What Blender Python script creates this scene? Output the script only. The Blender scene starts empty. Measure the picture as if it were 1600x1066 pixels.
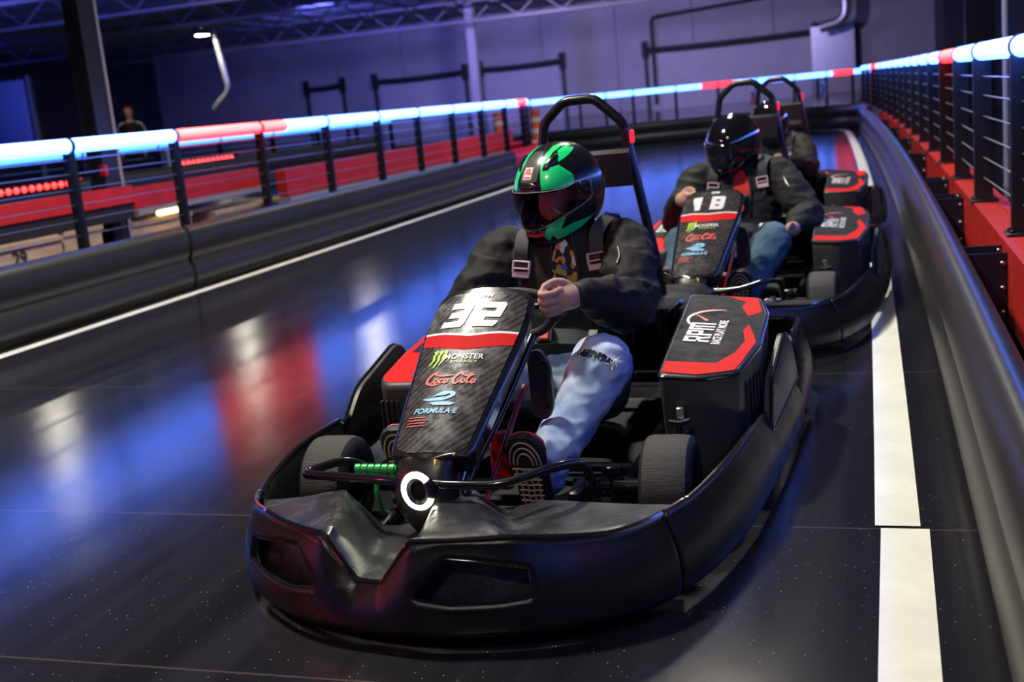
import bpy, bmesh, math, random
from mathutils import Vector, Matrix, noise
PI = math.pi
random.seed(7)
S = bpy.context.scene
COL = S.collection

# ---------------------------------------------------------------- camera
CAM_H = 1.1
cam = bpy.data.cameras.new('camera')
cam.sensor_width = 36.0
cam.lens = 1825.0 / 1600.0 * 36.0
cam.clip_start = 0.05; cam.clip_end = 300
cam.dof.use_dof = True
cam.dof.focus_distance = 2.85
cam.dof.aperture_fstop = 3.8
cam_o = bpy.data.objects.new('camera', cam); COL.objects.link(cam_o)
R = Matrix(((0.94917333, 0.02820947, 0.31348719),
            (0.30019456, 0.21827706, -0.92856791),
            (-0.09462147, 0.97547904, 0.19871443)))
cam_o.matrix_world = Matrix.Translation((0, 0, CAM_H)) @ R.to_4x4()
S.camera = cam_o

# ---------------------------------------------------------------- view, world
S.view_settings.view_transform = 'Standard'
S.view_settings.look = 'None'
S.view_settings.gamma = 1.0
S.view_settings.use_curve_mapping = False
S.view_settings.exposure = 0.0
S.cycles.use_denoising = True
S.cycles.max_bounces = 6
S.cycles.transparent_max_bounces = 12
W = bpy.data.worlds.new('world'); S.world = W; W.use_nodes = True
W.node_tree.nodes['Background'].inputs[0].default_value = (0.10, 0.11, 0.30, 1)
W.node_tree.nodes['Background'].inputs[1].default_value = 0.035

def spot(name, loc, aim, power, col=(1, 1, 1), size=100, blend=0.6, rad=0.25):
    l = bpy.data.lights.new(name, 'SPOT'); l.energy = power; l.color = col
    l.spot_size = math.radians(size); l.spot_blend = blend; l.shadow_soft_size = rad
    o = bpy.data.objects.new(name, l); COL.objects.link(o); o.location = loc
    d = Vector(aim) - Vector(loc); o.rotation_euler = d.to_track_quat('-Z', 'Y').to_euler()
    return o

# added fill spots without fixtures: red on the kart, white on the staff
spot('added_red_fill', (-4.6, .4, 1.7), (-1.2, 2.4, .3), 90, (1.0, .05, .08), 70, .8, .06)
spot('added_staff_fill', (-12.0, 16.5, 4.6), (-14.2, 20.0, 1.2), 260, (1.0, .9, .8), 50, .8, .2)
# added blue and violet fill spots, no fixtures, to tint roof and walls
spot('added_roof_fill', (-24, 26, 2.2), (-24, 34, 6), 3200, (0.10, 0.14, 1.0), 150, 1.0, 0.4)
spot('added_roof_fill', (-10, 28, 2.2), (-12, 40, 6), 1500, (0.14, 0.16, 1.0), 150, 1.0, 0.4)
spot('added_wall_fill', (-24, 48, 5.6), (-24, 65, 3), 4200, (0.16, 0.18, 1.0), 140, 1.0, 0.4)
spot('added_wall_fill', (-8, 48, 5.4), (-8, 65, 2.4), 4000, (0.54, 0.46, 0.84), 130, 1.0, 0.4)
spot('added_wall_fill', (-16, 50, 5.4), (-16, 65, 2.0), 3200, (0.46, 0.41, 0.90), 130, 1.0, 0.4)
spot('added_wall_fill', (-38, 40, 5.0), (-42, 46, 2), 900, (0.05, 0.09, 1.0), 140, 1.0, 0.4)
# ---------------------------------------------------------------- materials
def new_mat(name):
    m = bpy.data.materials.new(name); m.use_nodes = True
    return m, m.node_tree, m.node_tree.nodes['Principled BSDF']

def N(nt, typ, **kw):
    n = nt.nodes.new(typ)
    for k, v in kw.items():
        if hasattr(n, k) and not k.startswith('i_'): setattr(n, k, v)
    return n

def L(nt, a, b): nt.links.new(a, b)

def coord(nt, scale=(1, 1, 1), kind='Object', rot=(0, 0, 0)):
    tc = N(nt, 'ShaderNodeTexCoord'); mp = N(nt, 'ShaderNodeMapping')
    mp.inputs['Scale'].default_value = scale; mp.inputs['Rotation'].default_value = rot
    L(nt, tc.outputs[kind], mp.inputs[0]); return mp.outputs[0]

def ramp(nt, fac, p0, c0, p1, c1):
    r = N(nt, 'ShaderNodeValToRGB'); e = r.color_ramp.elements
    e[0].position = p0; e[0].color = c0 if len(c0) == 4 else (*c0, 1)
    e[1].position = p1; e[1].color = c1 if len(c1) == 4 else (*c1, 1)
    L(nt, fac, r.inputs[0]); return r.outputs[0]

def tex_noise(nt, vec, scale, detail=3, rough=0.5):
    n = N(nt, 'ShaderNodeTexNoise'); n.inputs['Scale'].default_value = scale
    n.inputs['Detail'].default_value = detail; n.inputs['Roughness'].default_value = rough
    L(nt, vec, n.inputs['Vector']); return n.outputs['Fac']

def bump(nt, b, h, strength=0.2, dist=0.01):
    bp = N(nt, 'ShaderNodeBump'); bp.inputs['Strength'].default_value = strength
    bp.inputs['Distance'].default_value = dist
    L(nt, h, bp.inputs['Height']); L(nt, bp.outputs[0], b.inputs['Normal'])

def mat(name, col, rough=0.5, metal=0.0, coat=0.0, var=0.0, vscale=8, rvar=0.0, bmp=0.0, bscale=60, spec=0.5, stretch=(1, 1, 1), sheen=0.0):
    m, nt, b = new_mat(name)
    b.inputs['Base Color'].default_value = (*col, 1); b.inputs['Roughness'].default_value = rough
    b.inputs['Metallic'].default_value = metal; b.inputs['Coat Weight'].default_value = coat
    b.inputs['Coat Roughness'].default_value = 0.08
    b.inputs['Specular IOR Level'].default_value = spec
    if sheen: b.inputs['Sheen Weight'].default_value = sheen
    v = coord(nt, stretch) if (var or rvar or bmp) else None
    if var:
        f = tex_noise(nt, v, vscale, 4, 0.6)
        c0 = tuple(max(0, c * (1 - var)) for c in col); c1 = tuple(min(1, c * (1 + var)) for c in col)
        L(nt, ramp(nt, f, 0.3, c0, 0.7, c1), b.inputs['Base Color'])
    if rvar:
        f = tex_noise(nt, v, vscale * 1.7, 5, 0.65)
        L(nt, ramp(nt, f, 0.3, (max(0, rough - rvar),) * 3, 0.7, (min(1, rough + rvar),) * 3), b.inputs['Roughness'])
    if bmp:
        bump(nt, b, tex_noise(nt, v, bscale, 4, 0.6), bmp, 0.01)
    return m

def emit(name, col, strength, base=(0.8, 0.8, 0.8)):
    m, nt, b = new_mat(name)
    b.inputs['Base Color'].default_value = (*base, 1); b.inputs['Roughness'].default_value = 0.4
    b.inputs['Emission Color'].default_value = (*col, 1); b.inputs['Emission Strength'].default_value = strength
    return m

def scuffed(name, col, rough=0.38, wear=(0.10, 0.10, 0.10), amount=0.62, scale=5, stretch=(1, 1, 1)):
    """moulded plastic with pale scuffs and scratches"""
    m, nt, b = new_mat(name)
    v = coord(nt, stretch)
    f1 = tex_noise(nt, v, scale, 6, 0.7)
    v2 = coord(nt, (stretch[0] * 3, stretch[1] * 3, stretch[2] * 40))
    f2 = tex_noise(nt, v2, scale * 2, 4, 0.7)
    mul = N(nt, 'ShaderNodeMath', operation='MULTIPLY'); L(nt, f1, mul.inputs[0]); L(nt, f2, mul.inputs[1])
    L(nt, ramp(nt, mul.outputs[0], amount * 0.45, col, amount * 0.75, wear), b.inputs['Base Color'])
    L(nt, ramp(nt, f1, 0.35, (rough - 0.08,) * 3, 0.7, (rough + 0.15,) * 3), b.inputs['Roughness'])
    bump(nt, b, f2, 0.12, 0.004)
    return m

M = {}
M['black'] = mat('black_plastic', (0.010, 0.010, 0.012), 0.35, rvar=0.08, bmp=0.05)
M['bumper'] = scuffed('bumper_plastic', (0.006, 0.006, 0.007), 0.30, (0.028, 0.028, 0.03), 0.74)
M['deckplastic'] = scuffed('scuffed_deck_plastic', (0.016, 0.016, 0.018), 0.36, (0.10, 0.10, 0.10), 0.62, 9)
M['podplastic'] = scuffed('pod_plastic', (0.040, 0.039, 0.036), 0.45, (0.07, 0.068, 0.062), 0.7, 7)
M['finplastic'] = scuffed('fin_plastic', (0.06, 0.058, 0.05), 0.3, (0.12, 0.115, 0.10), 0.62, 7)
M['tubeblack'] = mat('black_gloss_tube', (0.008, 0.008, 0.010), 0.16, coat=0.5)
M['rollbar'] = mat('black_powder_coat', (0.010, 0.010, 0.012), 0.3)
M['rubber'] = mat('tyre_rubber', (0.028, 0.026, 0.024), 0.62, var=0.3, vscale=30, bmp=0.4, bscale=90, stretch=(0.3, 4, 4))
M['rubberside'] = mat('tyre_sidewall', (0.012, 0.012, 0.013), 0.55, bmp=0.3, bscale=200)
M['steel'] = mat('steel', (0.55, 0.55, 0.56), 0.28, 1.0)
M['darksteel'] = mat('dark_steel', (0.06, 0.06, 0.065), 0.35, 1.0)
M['red'] = mat('red_plastic', (0.62, 0.012, 0.016), 0.33, coat=0.3, var=0.12, vscale=14)
M['redpaint'] = mat('red_painted_steel', (0.55, 0.022, 0.014), 0.42, var=0.18, vscale=5, bmp=0.04)
M['reddecal'] = mat('red_decal', (0.66, 0.014, 0.014), 0.6, var=0.08, vscale=20, spec=.08)
M['white'] = mat('white_decal', (0.80, 0.79, 0.77), 0.35, coat=0.2)
M['green'] = mat('green_anodised', (0.10, 0.65, 0.18), 0.25, 0.5)
M['lime'] = mat('lime_decal', (0.42, 0.75, 0.03), 0.4)
M['cyan'] = mat('light_blue_decal', (0.25, 0.62, 0.85), 0.4)
M['cocared'] = mat('script_red_decal', (0.80, 0.10, 0.07), 0.4)
M['grey'] = mat('grey_decal', (0.30, 0.28, 0.28), 0.4)
M['strap'] = mat('harness_webbing', (0.045, 0.050, 0.048), 0.7, bmp=0.3, bscale=300)
M['buckle'] = mat('satin_buckle', (0.80, 0.58, 0.60), 0.3, 0.25)
M['seat'] = mat('seat_shell', (0.008, 0.008, 0.009), 0.4)
M['ledwhite'] = emit('headlamp_led', (1.0, 1.0, 0.80), 26)
M['ledred'] = emit('red_led_row', (1.0, 0.03, 0.02), 4)
M['reflector'] = emit('glowing_red_reflector', (1.0, 0.03, 0.06), 0.7, (0.5, 0.02, 0.03))  # roll bar reflector: weak emission put in so it glows red
M['ledamber'] = emit('amber_led', (1.0, 0.6, 0.05), 3)
M['tubeblue'] = emit('led_tube_blue', (0.058, 0.175, 1.0), 12.0)
M['tubered'] = emit('led_tube_red', (1.0, 0.014, 0.020), 6.0)
M['tubebluefar'] = emit('led_tube_blue_far', (0.06, 0.32, 1.0), 2.6)
M['lamp'] = emit('high_bay_lamp', (1.0, 0.95, 0.80), 130)
M['lamphousing'] = mat('lamp_housing', (0.2, 0.2, 0.2), 0.4)
M['fence'] = mat('fence_black_paint', (0.010, 0.011, 0.014), 0.32)
M['cable'] = mat('steel_cable', (0.45, 0.45, 0.48), 0.35, 0.9)
M['line'] = mat('white_line_paint', (0.78, 0.78, 0.70), 0.5, var=0.08, vscale=5, bmp=0.05)
M['barrier'] = mat('barrier_plastic', (0.028, 0.027, 0.025), 0.33, var=.15, vscale=1.2, stretch=(1, .3, 1))
M['wall'] = mat('concrete_wall', (0.33, 0.31, 0.32), 0.85, var=0.12, vscale=0.5)
M['darkwall'] = mat('dark_wall_panel', (0.05, 0.05, 0.06), 0.7, var=0.2, vscale=0.8)
M['roof'] = mat('roof_deck', (0.20, 0.21, 0.25), 0.8)
M['truss'] = mat('truss_paint', (0.16, 0.14, 0.15), 0.6)
M['column'] = mat('column_paint', (0.020, 0.020, 0.022), 0.4)
M['columngrey'] = mat('column_edge', (0.35, 0.35, 0.37), 0.45)
M['wood'] = mat('plywood', (0.42, 0.31, 0.19), 0.65, var=0.2, vscale=6, stretch=(1, 1, 4))
M['door'] = mat('dock_door_panel', (0.42, 0.40, 0.42), 0.7, var=0.06, vscale=1)
M['matteblack'] = mat('matte_black', (0.008, 0.008, 0.009), 0.7)
M['duct'] = mat('galvanised_duct', (0.5, 0.5, 0.52), 0.35, 0.8)
M['board'] = mat('notice_board', (0.018, 0.022, 0.04), 0.6)

def carbon_mat(name, ang, scale, c0, c1, rough=0.25, coat=.3):
    m, nt, b = new_mat(name)
    v = coord(nt, (1, 1, 1), 'Object', (0, 0, ang))
    w = N(nt, 'ShaderNodeTexWave', wave_type='BANDS', bands_direction='X'); w.inputs['Scale'].default_value = scale
    w.inputs['Distortion'].default_value = 0.3
    L(nt, v, w.inputs['Vector'])
    f = tex_noise(nt, coord(nt, (1, 1, 1)), 22, 6, 0.75)
    L(nt, ramp(nt, w.outputs['Fac'], 0.25, c0, 0.75, c1), b.inputs['Base Color'])
    L(nt, ramp(nt, f, 0.4, (rough - 0.08,) * 3, 0.72, (rough + 0.2,) * 3), b.inputs['Roughness'])
    b.inputs['Coat Weight'].default_value = coat; b.inputs['Coat Roughness'].default_value = 0.12
    if not coat: b.inputs['Specular IOR Level'].default_value = .12
    return m
M['carbon'] = carbon_mat('carbon_twill', 0.9, 26, (0.022, 0.020, 0.021), (0.060, 0.052, 0.052))
M['carbonfine'] = carbon_mat('fine_carbon_weave', 1.35, 55, (0.006, 0.006, 0.009), (0.022, 0.021, 0.026), .6, 0)

def floor_mat():
    m, nt, b = new_mat('sealed_track_floor')
    v = coord(nt)
    tyre = tex_noise(nt, coord(nt, (2.2, 0.12, 1)), 2.0, 5, 0.65)       # rubber streaks along the lap
    blot = tex_noise(nt, v, 0.9, 5, 0.6)
    grit = tex_noise(nt, v, 230, 3, 0.7)
    base = ramp(nt, tyre, 0.3, (0.006, 0.006, 0.008), 0.75, (0.024, 0.0235, 0.026))
    vor = N(nt, 'ShaderNodeTexVoronoi'); vor.inputs['Scale'].default_value = 55; L(nt, v, vor.inputs['Vector'])
    spk = ramp(nt, vor.outputs['Distance'], 0.05, (1, 1, 1), 0.11, (0, 0, 0))
    rnd = ramp(nt, vor.outputs['Color'], 0.50, (0, 0, 0), 0.58, (1, 1, 1))
    mu = N(nt, 'ShaderNodeMath', operation='MULTIPLY'); L(nt, spk, mu.inputs[0]); L(nt, rnd, mu.inputs[1])
    mix = N(nt, 'ShaderNodeMixRGB'); L(nt, mu.outputs[0], mix.inputs[0]); L(nt, base, mix.inputs[1]); mix.inputs[2].default_value = (0.30, 0.28, 0.25, 1)
    # panel seams
    sep = N(nt, 'ShaderNodeSeparateXYZ'); L(nt, v, sep.inputs[0])
    last = None
    for ax, p, wd in (('Y', 1.93, .003), ('Y', 2.82, .003), ('Y', 4.39, .004), ('Y', 6.8, .004), ('Y', 9.2, .004), ('X', -2.36, .0022), ('X', -3.55, .003)):
        s = N(nt, 'ShaderNodeMath', operation='SUBTRACT'); L(nt, sep.outputs[ax], s.inputs[0]); s.inputs[1].default_value = p
        a = N(nt, 'ShaderNodeMath', operation='ABSOLUTE'); L(nt, s.outputs[0], a.inputs[0])
        c = N(nt, 'ShaderNodeMath', operation='LESS_THAN'); L(nt, a.outputs[0], c.inputs[0]); c.inputs[1].default_value = wd
        if last is not None:
            q = N(nt, 'ShaderNodeMath', operation='MAXIMUM'); L(nt, last, q.inputs[0]); L(nt, c.outputs[0], q.inputs[1]); last = q.outputs[0]
        else: last = c.outputs[0]
    mix2 = N(nt, 'ShaderNodeMixRGB'); L(nt, last, mix2.inputs[0]); L(nt, mix.outputs[0], mix2.inputs[1]); mix2.inputs[2].default_value = (0.07, 0.055, 0.05, 1)
    L(nt, mix2.outputs[0], b.inputs['Base Color'])
    add = N(nt, 'ShaderNodeMath', operation='ADD'); L(nt, blot, add.inputs[0]); L(nt, tyre, add.inputs[1])
    L(nt, ramp(nt, add.outputs[0], 0.6, (0.085,) * 3, 1.4, (0.135,) * 3), b.inputs['Roughness'])
    b.inputs['Specular IOR Level'].default_value = 0.7
    wavy = tex_noise(nt, v, 1.6, 2, 0.4)
    m1 = N(nt, 'ShaderNodeMath', operation='MULTIPLY'); L(nt, grit, m1.inputs[0]); m1.inputs[1].default_value = 0.11
    ad = N(nt, 'ShaderNodeMath', operation='ADD'); L(nt, m1.outputs[0], ad.inputs[0]); L(nt, wavy, ad.inputs[1])
    bump(nt, b, ad.outputs[0], 0.15, 0.01)
    return m
M['floor'] = floor_mat()

# ---------------------------------------------------------------- mesh helpers
def V(*a): return Vector(a if len(a) > 1 else a[0])

def fillet(pts, r, seg=5, closed=False):
    pts = [Vector(p) for p in pts]; out = []; n = len(pts)
    for i, p in enumerate(pts):
        if not closed and i in (0, n - 1): out.append(p); continue
        a = pts[i - 1]; c = pts[(i + 1) % n]
        d1 = (a - p); d2 = (c - p); l1, l2 = d1.length, d2.length
        rr = min(r, l1 * 0.48, l2 * 0.48)
        s = p + d1 / l1 * rr; e = p + d2 / l2 * rr
        for k in range(seg + 1):
            t = k / seg; out.append(s * (1 - t) ** 2 + p * 2 * t * (1 - t) + e * t * t)
    return out

def smooth_path(pts, n=8, closed=False):
    pts = [Vector(p) for p in pts]; m = len(pts); out = []
    g = lambda i: pts[i % m] if closed else pts[max(0, min(m - 1, i))]
    for i in range(m if closed else m - 1):
        p0, p1, p2, p3 = g(i - 1), g(i), g(i + 1), g(i + 2)
        for k in range(n):
            t = k / n
            out.append(0.5 * ((2 * p1) + (p2 - p0) * t + (2 * p0 - 5 * p1 + 4 * p2 - p3) * t * t + (3 * p1 - p0 - 3 * p2 + p3) * t ** 3))
    if not closed: out.append(pts[-1])
    return out

def lerp_tab(tab, x):
    if x <= tab[0][0]: return tab[0][1]
    for (a, ya), (b, yb) in zip(tab, tab[1:]):
        if x <= b:
            t = (x - a) / (b - a); return ya + (yb - ya) * t
    return tab[-1][1]

class MB:
    def __init__(s): s.v = []; s.f = []; s.mi = []
    def add(s, vs, fs, mi=0):
        o = len(s.v); s.v += [tuple(v) for v in vs]; s.f += [tuple(i + o for i in f) for f in fs]; s.mi += [mi] * len(fs); return s
    def loft(s, rings, cap=True, mi=0, closed=False, ringclosed=True):
        n = len(rings[0]); vs = [p for r in rings for p in r]; fs = []; m = len(rings)
        for i in range(m if closed else m - 1):
            for j in range(n if ringclosed else n - 1):
                a = i * n + j; b = i * n + (j + 1) % n; c = ((i + 1) % m) * n + (j + 1) % n; d = ((i + 1) % m) * n + j
                fs.append((a, b, c, d))
        if cap and not closed and ringclosed:
            fs.append(tuple(reversed(range(n)))); fs.append(tuple((m - 1) * n + j for j in range(n)))
        return s.add(vs, fs, mi)
    def tube(s, pts, r, n=10, closed=False, cap=True, mi=0, sq=None):
        """r: number, list, or function of 0..1; sq=(a,b) makes the section an ellipse-like a x b multiple"""
        pts = [Vector(p) for p in pts]; m = len(pts); rings = []; up = None
        for i, p in enumerate(pts):
            if closed: t = pts[(i + 1) % m] - pts[i - 1]
            else: t = pts[min(i + 1, m - 1)] - pts[max(i - 1, 0)]
            t.normalize()
            if up is None:
                up = Vector((0, 0, 1)) if abs(t.z) < 0.9 else Vector((0, 1, 0))
            up = (up - t * up.dot(t)); up.normalize(); sd = t.cross(up)
            rr = r(i / max(1, m - 1)) if callable(r) else (r[i] if isinstance(r, (list, tuple)) else r)
            a, b = sq if sq else (1, 1)
            rings.append([p + sd * (math.cos(2 * PI * k / n + PI / n) * rr * a) + up * (math.sin(2 * PI * k / n + PI / n) * rr * b) for k in range(n)])
        return s.loft(rings, cap, mi, closed)
    def box(s, c, d, rot=None, bev=0.0, mi=0):
        """box of full size d at c with chamfered vertical and end edges"""
        hx, hy, hz = d[0] / 2, d[1] / 2, d[2] / 2; b = min(bev, hx * .9, hy * .9, hz * .9)
        def ring(z, i):
            x, y = hx - i, hy - i
            if b <= 0: return [(-x, -y, z), (x, -y, z), (x, y, z), (-x, y, z)]
            k = b * 0.6
            return [(-x + k, -y, z), (x - k, -y, z), (x, -y + k, z), (x, y - k, z), (x - k, y, z), (-x + k, y, z), (-x, y - k, z), (-x, -y + k, z)]
        rs = [ring(-hz, 0), ring(hz, 0)] if b <= 0 else [ring(-hz, b), ring(-hz + b, 0), ring(hz - b, 0), ring(hz, b)]
        Rm = rot if rot is not None else Matrix.Identity(3); cc = Vector(c)
        return s.loft([[cc + Rm @ Vector(p) for p in r] for r in rs], True, mi)
    def lathe(s, prof, c=(0, 0, 0), axis='z', n=28, mi=0, closed=False):
        rings = []
        for k in range(n):
            a = 2 * PI * k / n; ring = []
            for r, h in prof:
                p = (r * math.cos(a), r * math.sin(a), h)
                if axis == 'x': p = (h, p[0], p[1])
                elif axis == 'y': p = (p[1], h, p[0])
                ring.append(Vector(p) + Vector(c))
            rings.append(ring)
        return s.loft(rings, False, mi, True, ringclosed=closed)
    def prism(s, poly, o, u, v, d, mi=0):
        o, u, v, d = Vector(o), Vector(u), Vector(v), Vector(d)
        a = [o + u * p[0] + v * p[1] for p in poly]
        return s.loft([a, [p + d for p in a]], True, mi)
    def ball(s, c, r, n=12, m=8, mi=0):
        rr = r if isinstance(r, (tuple, list)) else (r, r, r); c = Vector(c)
        rings = []
        for i in range(m + 1):
            t = PI * i / m; t = min(max(t, 0.02), PI - 0.02)
            rings.append([c + Vector((rr[0] * math.sin(t) * math.cos(2 * PI * k / n), rr[1] * math.sin(t) * math.sin(2 * PI * k / n), -rr[2] * math.cos(t))) for k in range(n)])
        return s.loft(rings, True, mi)
    def xform(s, Mx):
        s.v = [tuple(Mx @ Vector(v)) for v in s.v]; return s
    def mesh(s, name):
        me = bpy.data.meshes.new(name); me.from_pydata(s.v, [], s.f); me.update()
        me.polygons.foreach_set('material_index', s.mi); return me
    def build(s, name, mats, parent=None, ang=38, fix=True):
        me = s.mesh(name)
        return finish(me, name, mats, parent, ang, fix)

def finish(me, name, mats, parent=None, ang=38, fix=True):
    if fix:
        bm = bmesh.new(); bm.from_mesh(me); bmesh.ops.recalc_face_normals(bm, faces=bm.faces); bm.to_mesh(me); bm.free()
    for m in (mats if isinstance(mats, (list, tuple)) else [mats]): me.materials.append(m)
    me.polygons.foreach_set('use_smooth', [True] * len(me.polygons))
    if ang < 180: me.set_sharp_from_angle(angle=math.radians(ang))
    o = bpy.data.objects.new(name, me); COL.objects.link(o)
    if parent: o.parent = parent
    return o

def tag(o, label=None, cat=None, group=None, kind=None):
    if label: o['label'] = label
    if cat: o['category'] = cat
    if group: o['group'] = group
    if kind: o['kind'] = kind
    return o

def thing(name, label, cat, loc=(0, 0, 0), rz=0, group=None):
    o = bpy.data.objects.new(name, None); COL.objects.link(o); o.empty_display_size = 0.1
    o.location = loc; o.rotation_euler = (0, 0, rz)
    return tag(o, label, cat, group)

def structure(o): o['kind'] = 'structure'; return o

def poly_mesh(polys, fmap, maxlen=0.012):
    """flat 2-D polygons, cut fine and mapped by fmap(u,v) -> point"""
    bm = bmesh.new()
    for poly in polys:
        vs = [bm.verts.new((p[0], p[1], 0)) for p in poly]
        try: bm.faces.new(vs)
        except ValueError: pass
    bmesh.ops.triangulate(bm, faces=bm.faces)
    return _mapped(bm, fmap, maxlen)

def _mapped(bm, fmap, maxlen):
    for _ in range(5):
        es = [e for e in bm.edges if e.calc_length() > maxlen]
        if not es: break
        bmesh.ops.subdivide_edges(bm, edges=es, cuts=1)
        bmesh.ops.triangulate(bm, faces=bm.faces)
    for v in bm.verts: v.co = fmap(v.co.x, v.co.y)
    me = bpy.data.meshes.new('decal'); bm.to_mesh(me); bm.free(); return me

def text_mesh(body, size, fmap, bold=0.0, shear=0.0, width=1.0, maxlen=0.02, spacing=1.0):
    cu = bpy.data.curves.new('txt', 'FONT'); cu.body = body; cu.size = size; cu.align_x = 'CENTER'; cu.align_y = 'CENTER'
    cu.offset = bold; cu.shear = shear; cu.resolution_u = 4; cu.space_character = spacing
    o = bpy.data.objects.new('txt', cu); COL.objects.link(o)
    dg = bpy.context.evaluated_depsgraph_get(); dg.update()
    me = bpy.data.meshes.new_from_object(o.evaluated_get(dg))
    bm = bmesh.new(); bm.from_mesh(me)
    bpy.data.objects.remove(o); bpy.data.curves.remove(cu); bpy.data.meshes.remove(me)
    for v in bm.verts: v.co.x *= width
    return _mapped(bm, fmap, maxlen)

def stroke_polys(path, w0, w1=None):
    """thick 2-D stroke along a polyline as quads"""
    pts = [Vector((p[0], p[1])) for p in path]; n = len(pts); out = []; prev = None
    for i, p in enumerate(pts):
        t = (pts[min(i + 1, n - 1)] - pts[max(i - 1, 0)])
        if t.length == 0: continue
        t.normalize(); nn = Vector((-t.y, t.x)); k = i / max(1, n - 1)
        w = w0 if w1 is None else (w0 + (w1 - w0) * math.sin(PI * k))
        a, b = p + nn * w / 2, p - nn * w / 2
        if prev: out.append([prev[0], a, b, prev[1]])
        prev = (a, b)
    return out

def flat(c, ux, uy): 
    c, ux, uy = Vector(c), Vector(ux), Vector(uy)
    return lambda u, v: c + ux * u + uy * v

ORD = ['first', 'second', 'third', 'fourth', 'fifth', 'sixth', 'seventh', 'eighth', 'ninth', 'tenth', 'eleventh', 'twelfth']
# ================================================================ the hall
def wsh(y):                                   # how far the right side of the track drifts left with distance
    a = y - 2
    return -0.012 * a - (0.0012 * a * a if a > 0 else 0)

fl = MB().add([(-44, -9, 0), (7, -9, 0), (7, 66, 0), (-44, 66, 0)], [(0, 1, 2, 3)]).build('floor', M['floor']); structure(fl)
WALL_Y = 65.0; ROOF = 6.15
wb = MB()
xs = [-44 + i * 4.25 for i in range(13)]
for a, b in zip(xs, xs[1:]): wb.box(((a + b) / 2, WALL_Y + .15, ROOF / 2), (b - a - .03, .3, ROOF), bev=.02)
structure(wb.build('wall_back', M['wall']))
structure(MB().box((-43.9, 28, ROOF / 2), (.3, 75, ROOF)).build('wall_left', M['darkwall']))
wr = MB()
for i in range(18): wr.box((2.35, -7 + i * 4.2, ROOF / 2), (.25, 4.16, ROOF), bev=.02)
structure(wr.build('wall_right', M['darkwall']))
rf = MB().box((-19, 28, ROOF + .1), (52, 76, .2))
for i in range(26): rf.box((-43 + i * 1.9, 28, ROOF - .03), (.12, 74, .07))
structure(rf.build('ceiling', M['roof']))

# roof trusses run across the hall
for i, y in enumerate((13, 18, 23, 28, 34, 40, 47, 55)):
    t = thing('roof_truss', ('steel roof truss over the track, %s from the camera' % ORD[i]), 'roof truss', (-20, y, ROOF - 1.0), 0, 'roof trusses across the hall')
    MB().box((0, 0, .93), (44, .16, .10)).build('top_chord', M['truss'], t)
    MB().box((0, 0, .0), (44, .16, .10)).build('bottom_chord', M['truss'], t)
    wbm = MB(); k = 0; x = -22.0
    while x < 21.5:
        wbm.tube([(x, 0, .05 if k % 2 else .9), (x + 1.1, 0, .9 if k % 2 else .05)], .035, 6); x += 1.1; k += 1
    wbm.build('webbing', M['truss'], t)

# dock doors in the back wall, each with a black header seal
for i, (x0, x1, z) in enumerate(((-28.6, -23.4, 3.0), (-45 * .98 + 11, -31.2, 3.0), (-22.0, -17.6, 3.05), (-12.4, -3.9, 3.15))):
    d = MB()
    d.box(((x0 + x1) / 2, WALL_Y - .03, z / 2), (x1 - x0, .08, z))
    for k in range(1, 5): d.box(((x0 + x1) / 2, WALL_Y - .08, z * k / 5), (x1 - x0, .02, .03))
    o = structure(d.build('door_%d' % (i + 1), M['door']))
    h = MB().tube(smooth_path([(x0 - .2, WALL_Y - .2, z + .05), (x0 + (x1 - x0) * .3, WALL_Y - .2, z), (x0 + (x1 - x0) * .7, WALL_Y - .2, z + .02), (x1 + .2, WALL_Y - .2, z + .08)], 5), .17, 8)
    for xx in (x0 - .25, x1 + .25):
        h.box((xx, WALL_Y - .15, z + .1), (.3, .3, .9)); h.box((xx, WALL_Y - .1, z / 2), (.14, .14, z))
    h.build('header_seal', M['matteblack'], o)
tag(MB().tube(fillet([(-8.7 * 1.4, WALL_Y - .3, .3), (-8.7 * 1.4, WALL_Y - .3, 4.9), (-5.4, WALL_Y - .3, 5.3), (-5.4, WALL_Y - .3, 6.1)], .3), .09, 8).build('conduit_pipe', M['matteblack']),
    'thin black conduit pipe framing the widest dock door on the far wall', 'pipe')
# ducts
tag(MB().tube(fillet([(-2.0, 63, 6.13), (-2.0, 63, 3.6), (-3.3, 63, 3.35)], .7, 8), .28, 14).build('duct_pipe', M['duct']),
    'shiny round duct elbow hanging at upper right before the far wall', 'duct')
tag(MB().box((-2.75, 64.5, 2.3), (2.2, .6, 2.4), bev=.05).build('wall_cabinet', M['duct']),
    'pale grey cabinet under the duct elbow on the far wall', 'cabinet')
tag(MB().tube(fillet([(-31.4, 52, 6.02), (-31.25, 52, 5.2), (-30.9, 52, 3.0), (-31.6, 52, 2.5), (-31.9, 52, 2.2)], .5, 6), .15, 12).box((-31.4, 52, 6.08), (.1, .1, .12)).build('duct_pipe', M['duct']),
    'pale bent duct pipe under the lit ceiling lamp at left', 'duct')
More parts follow.
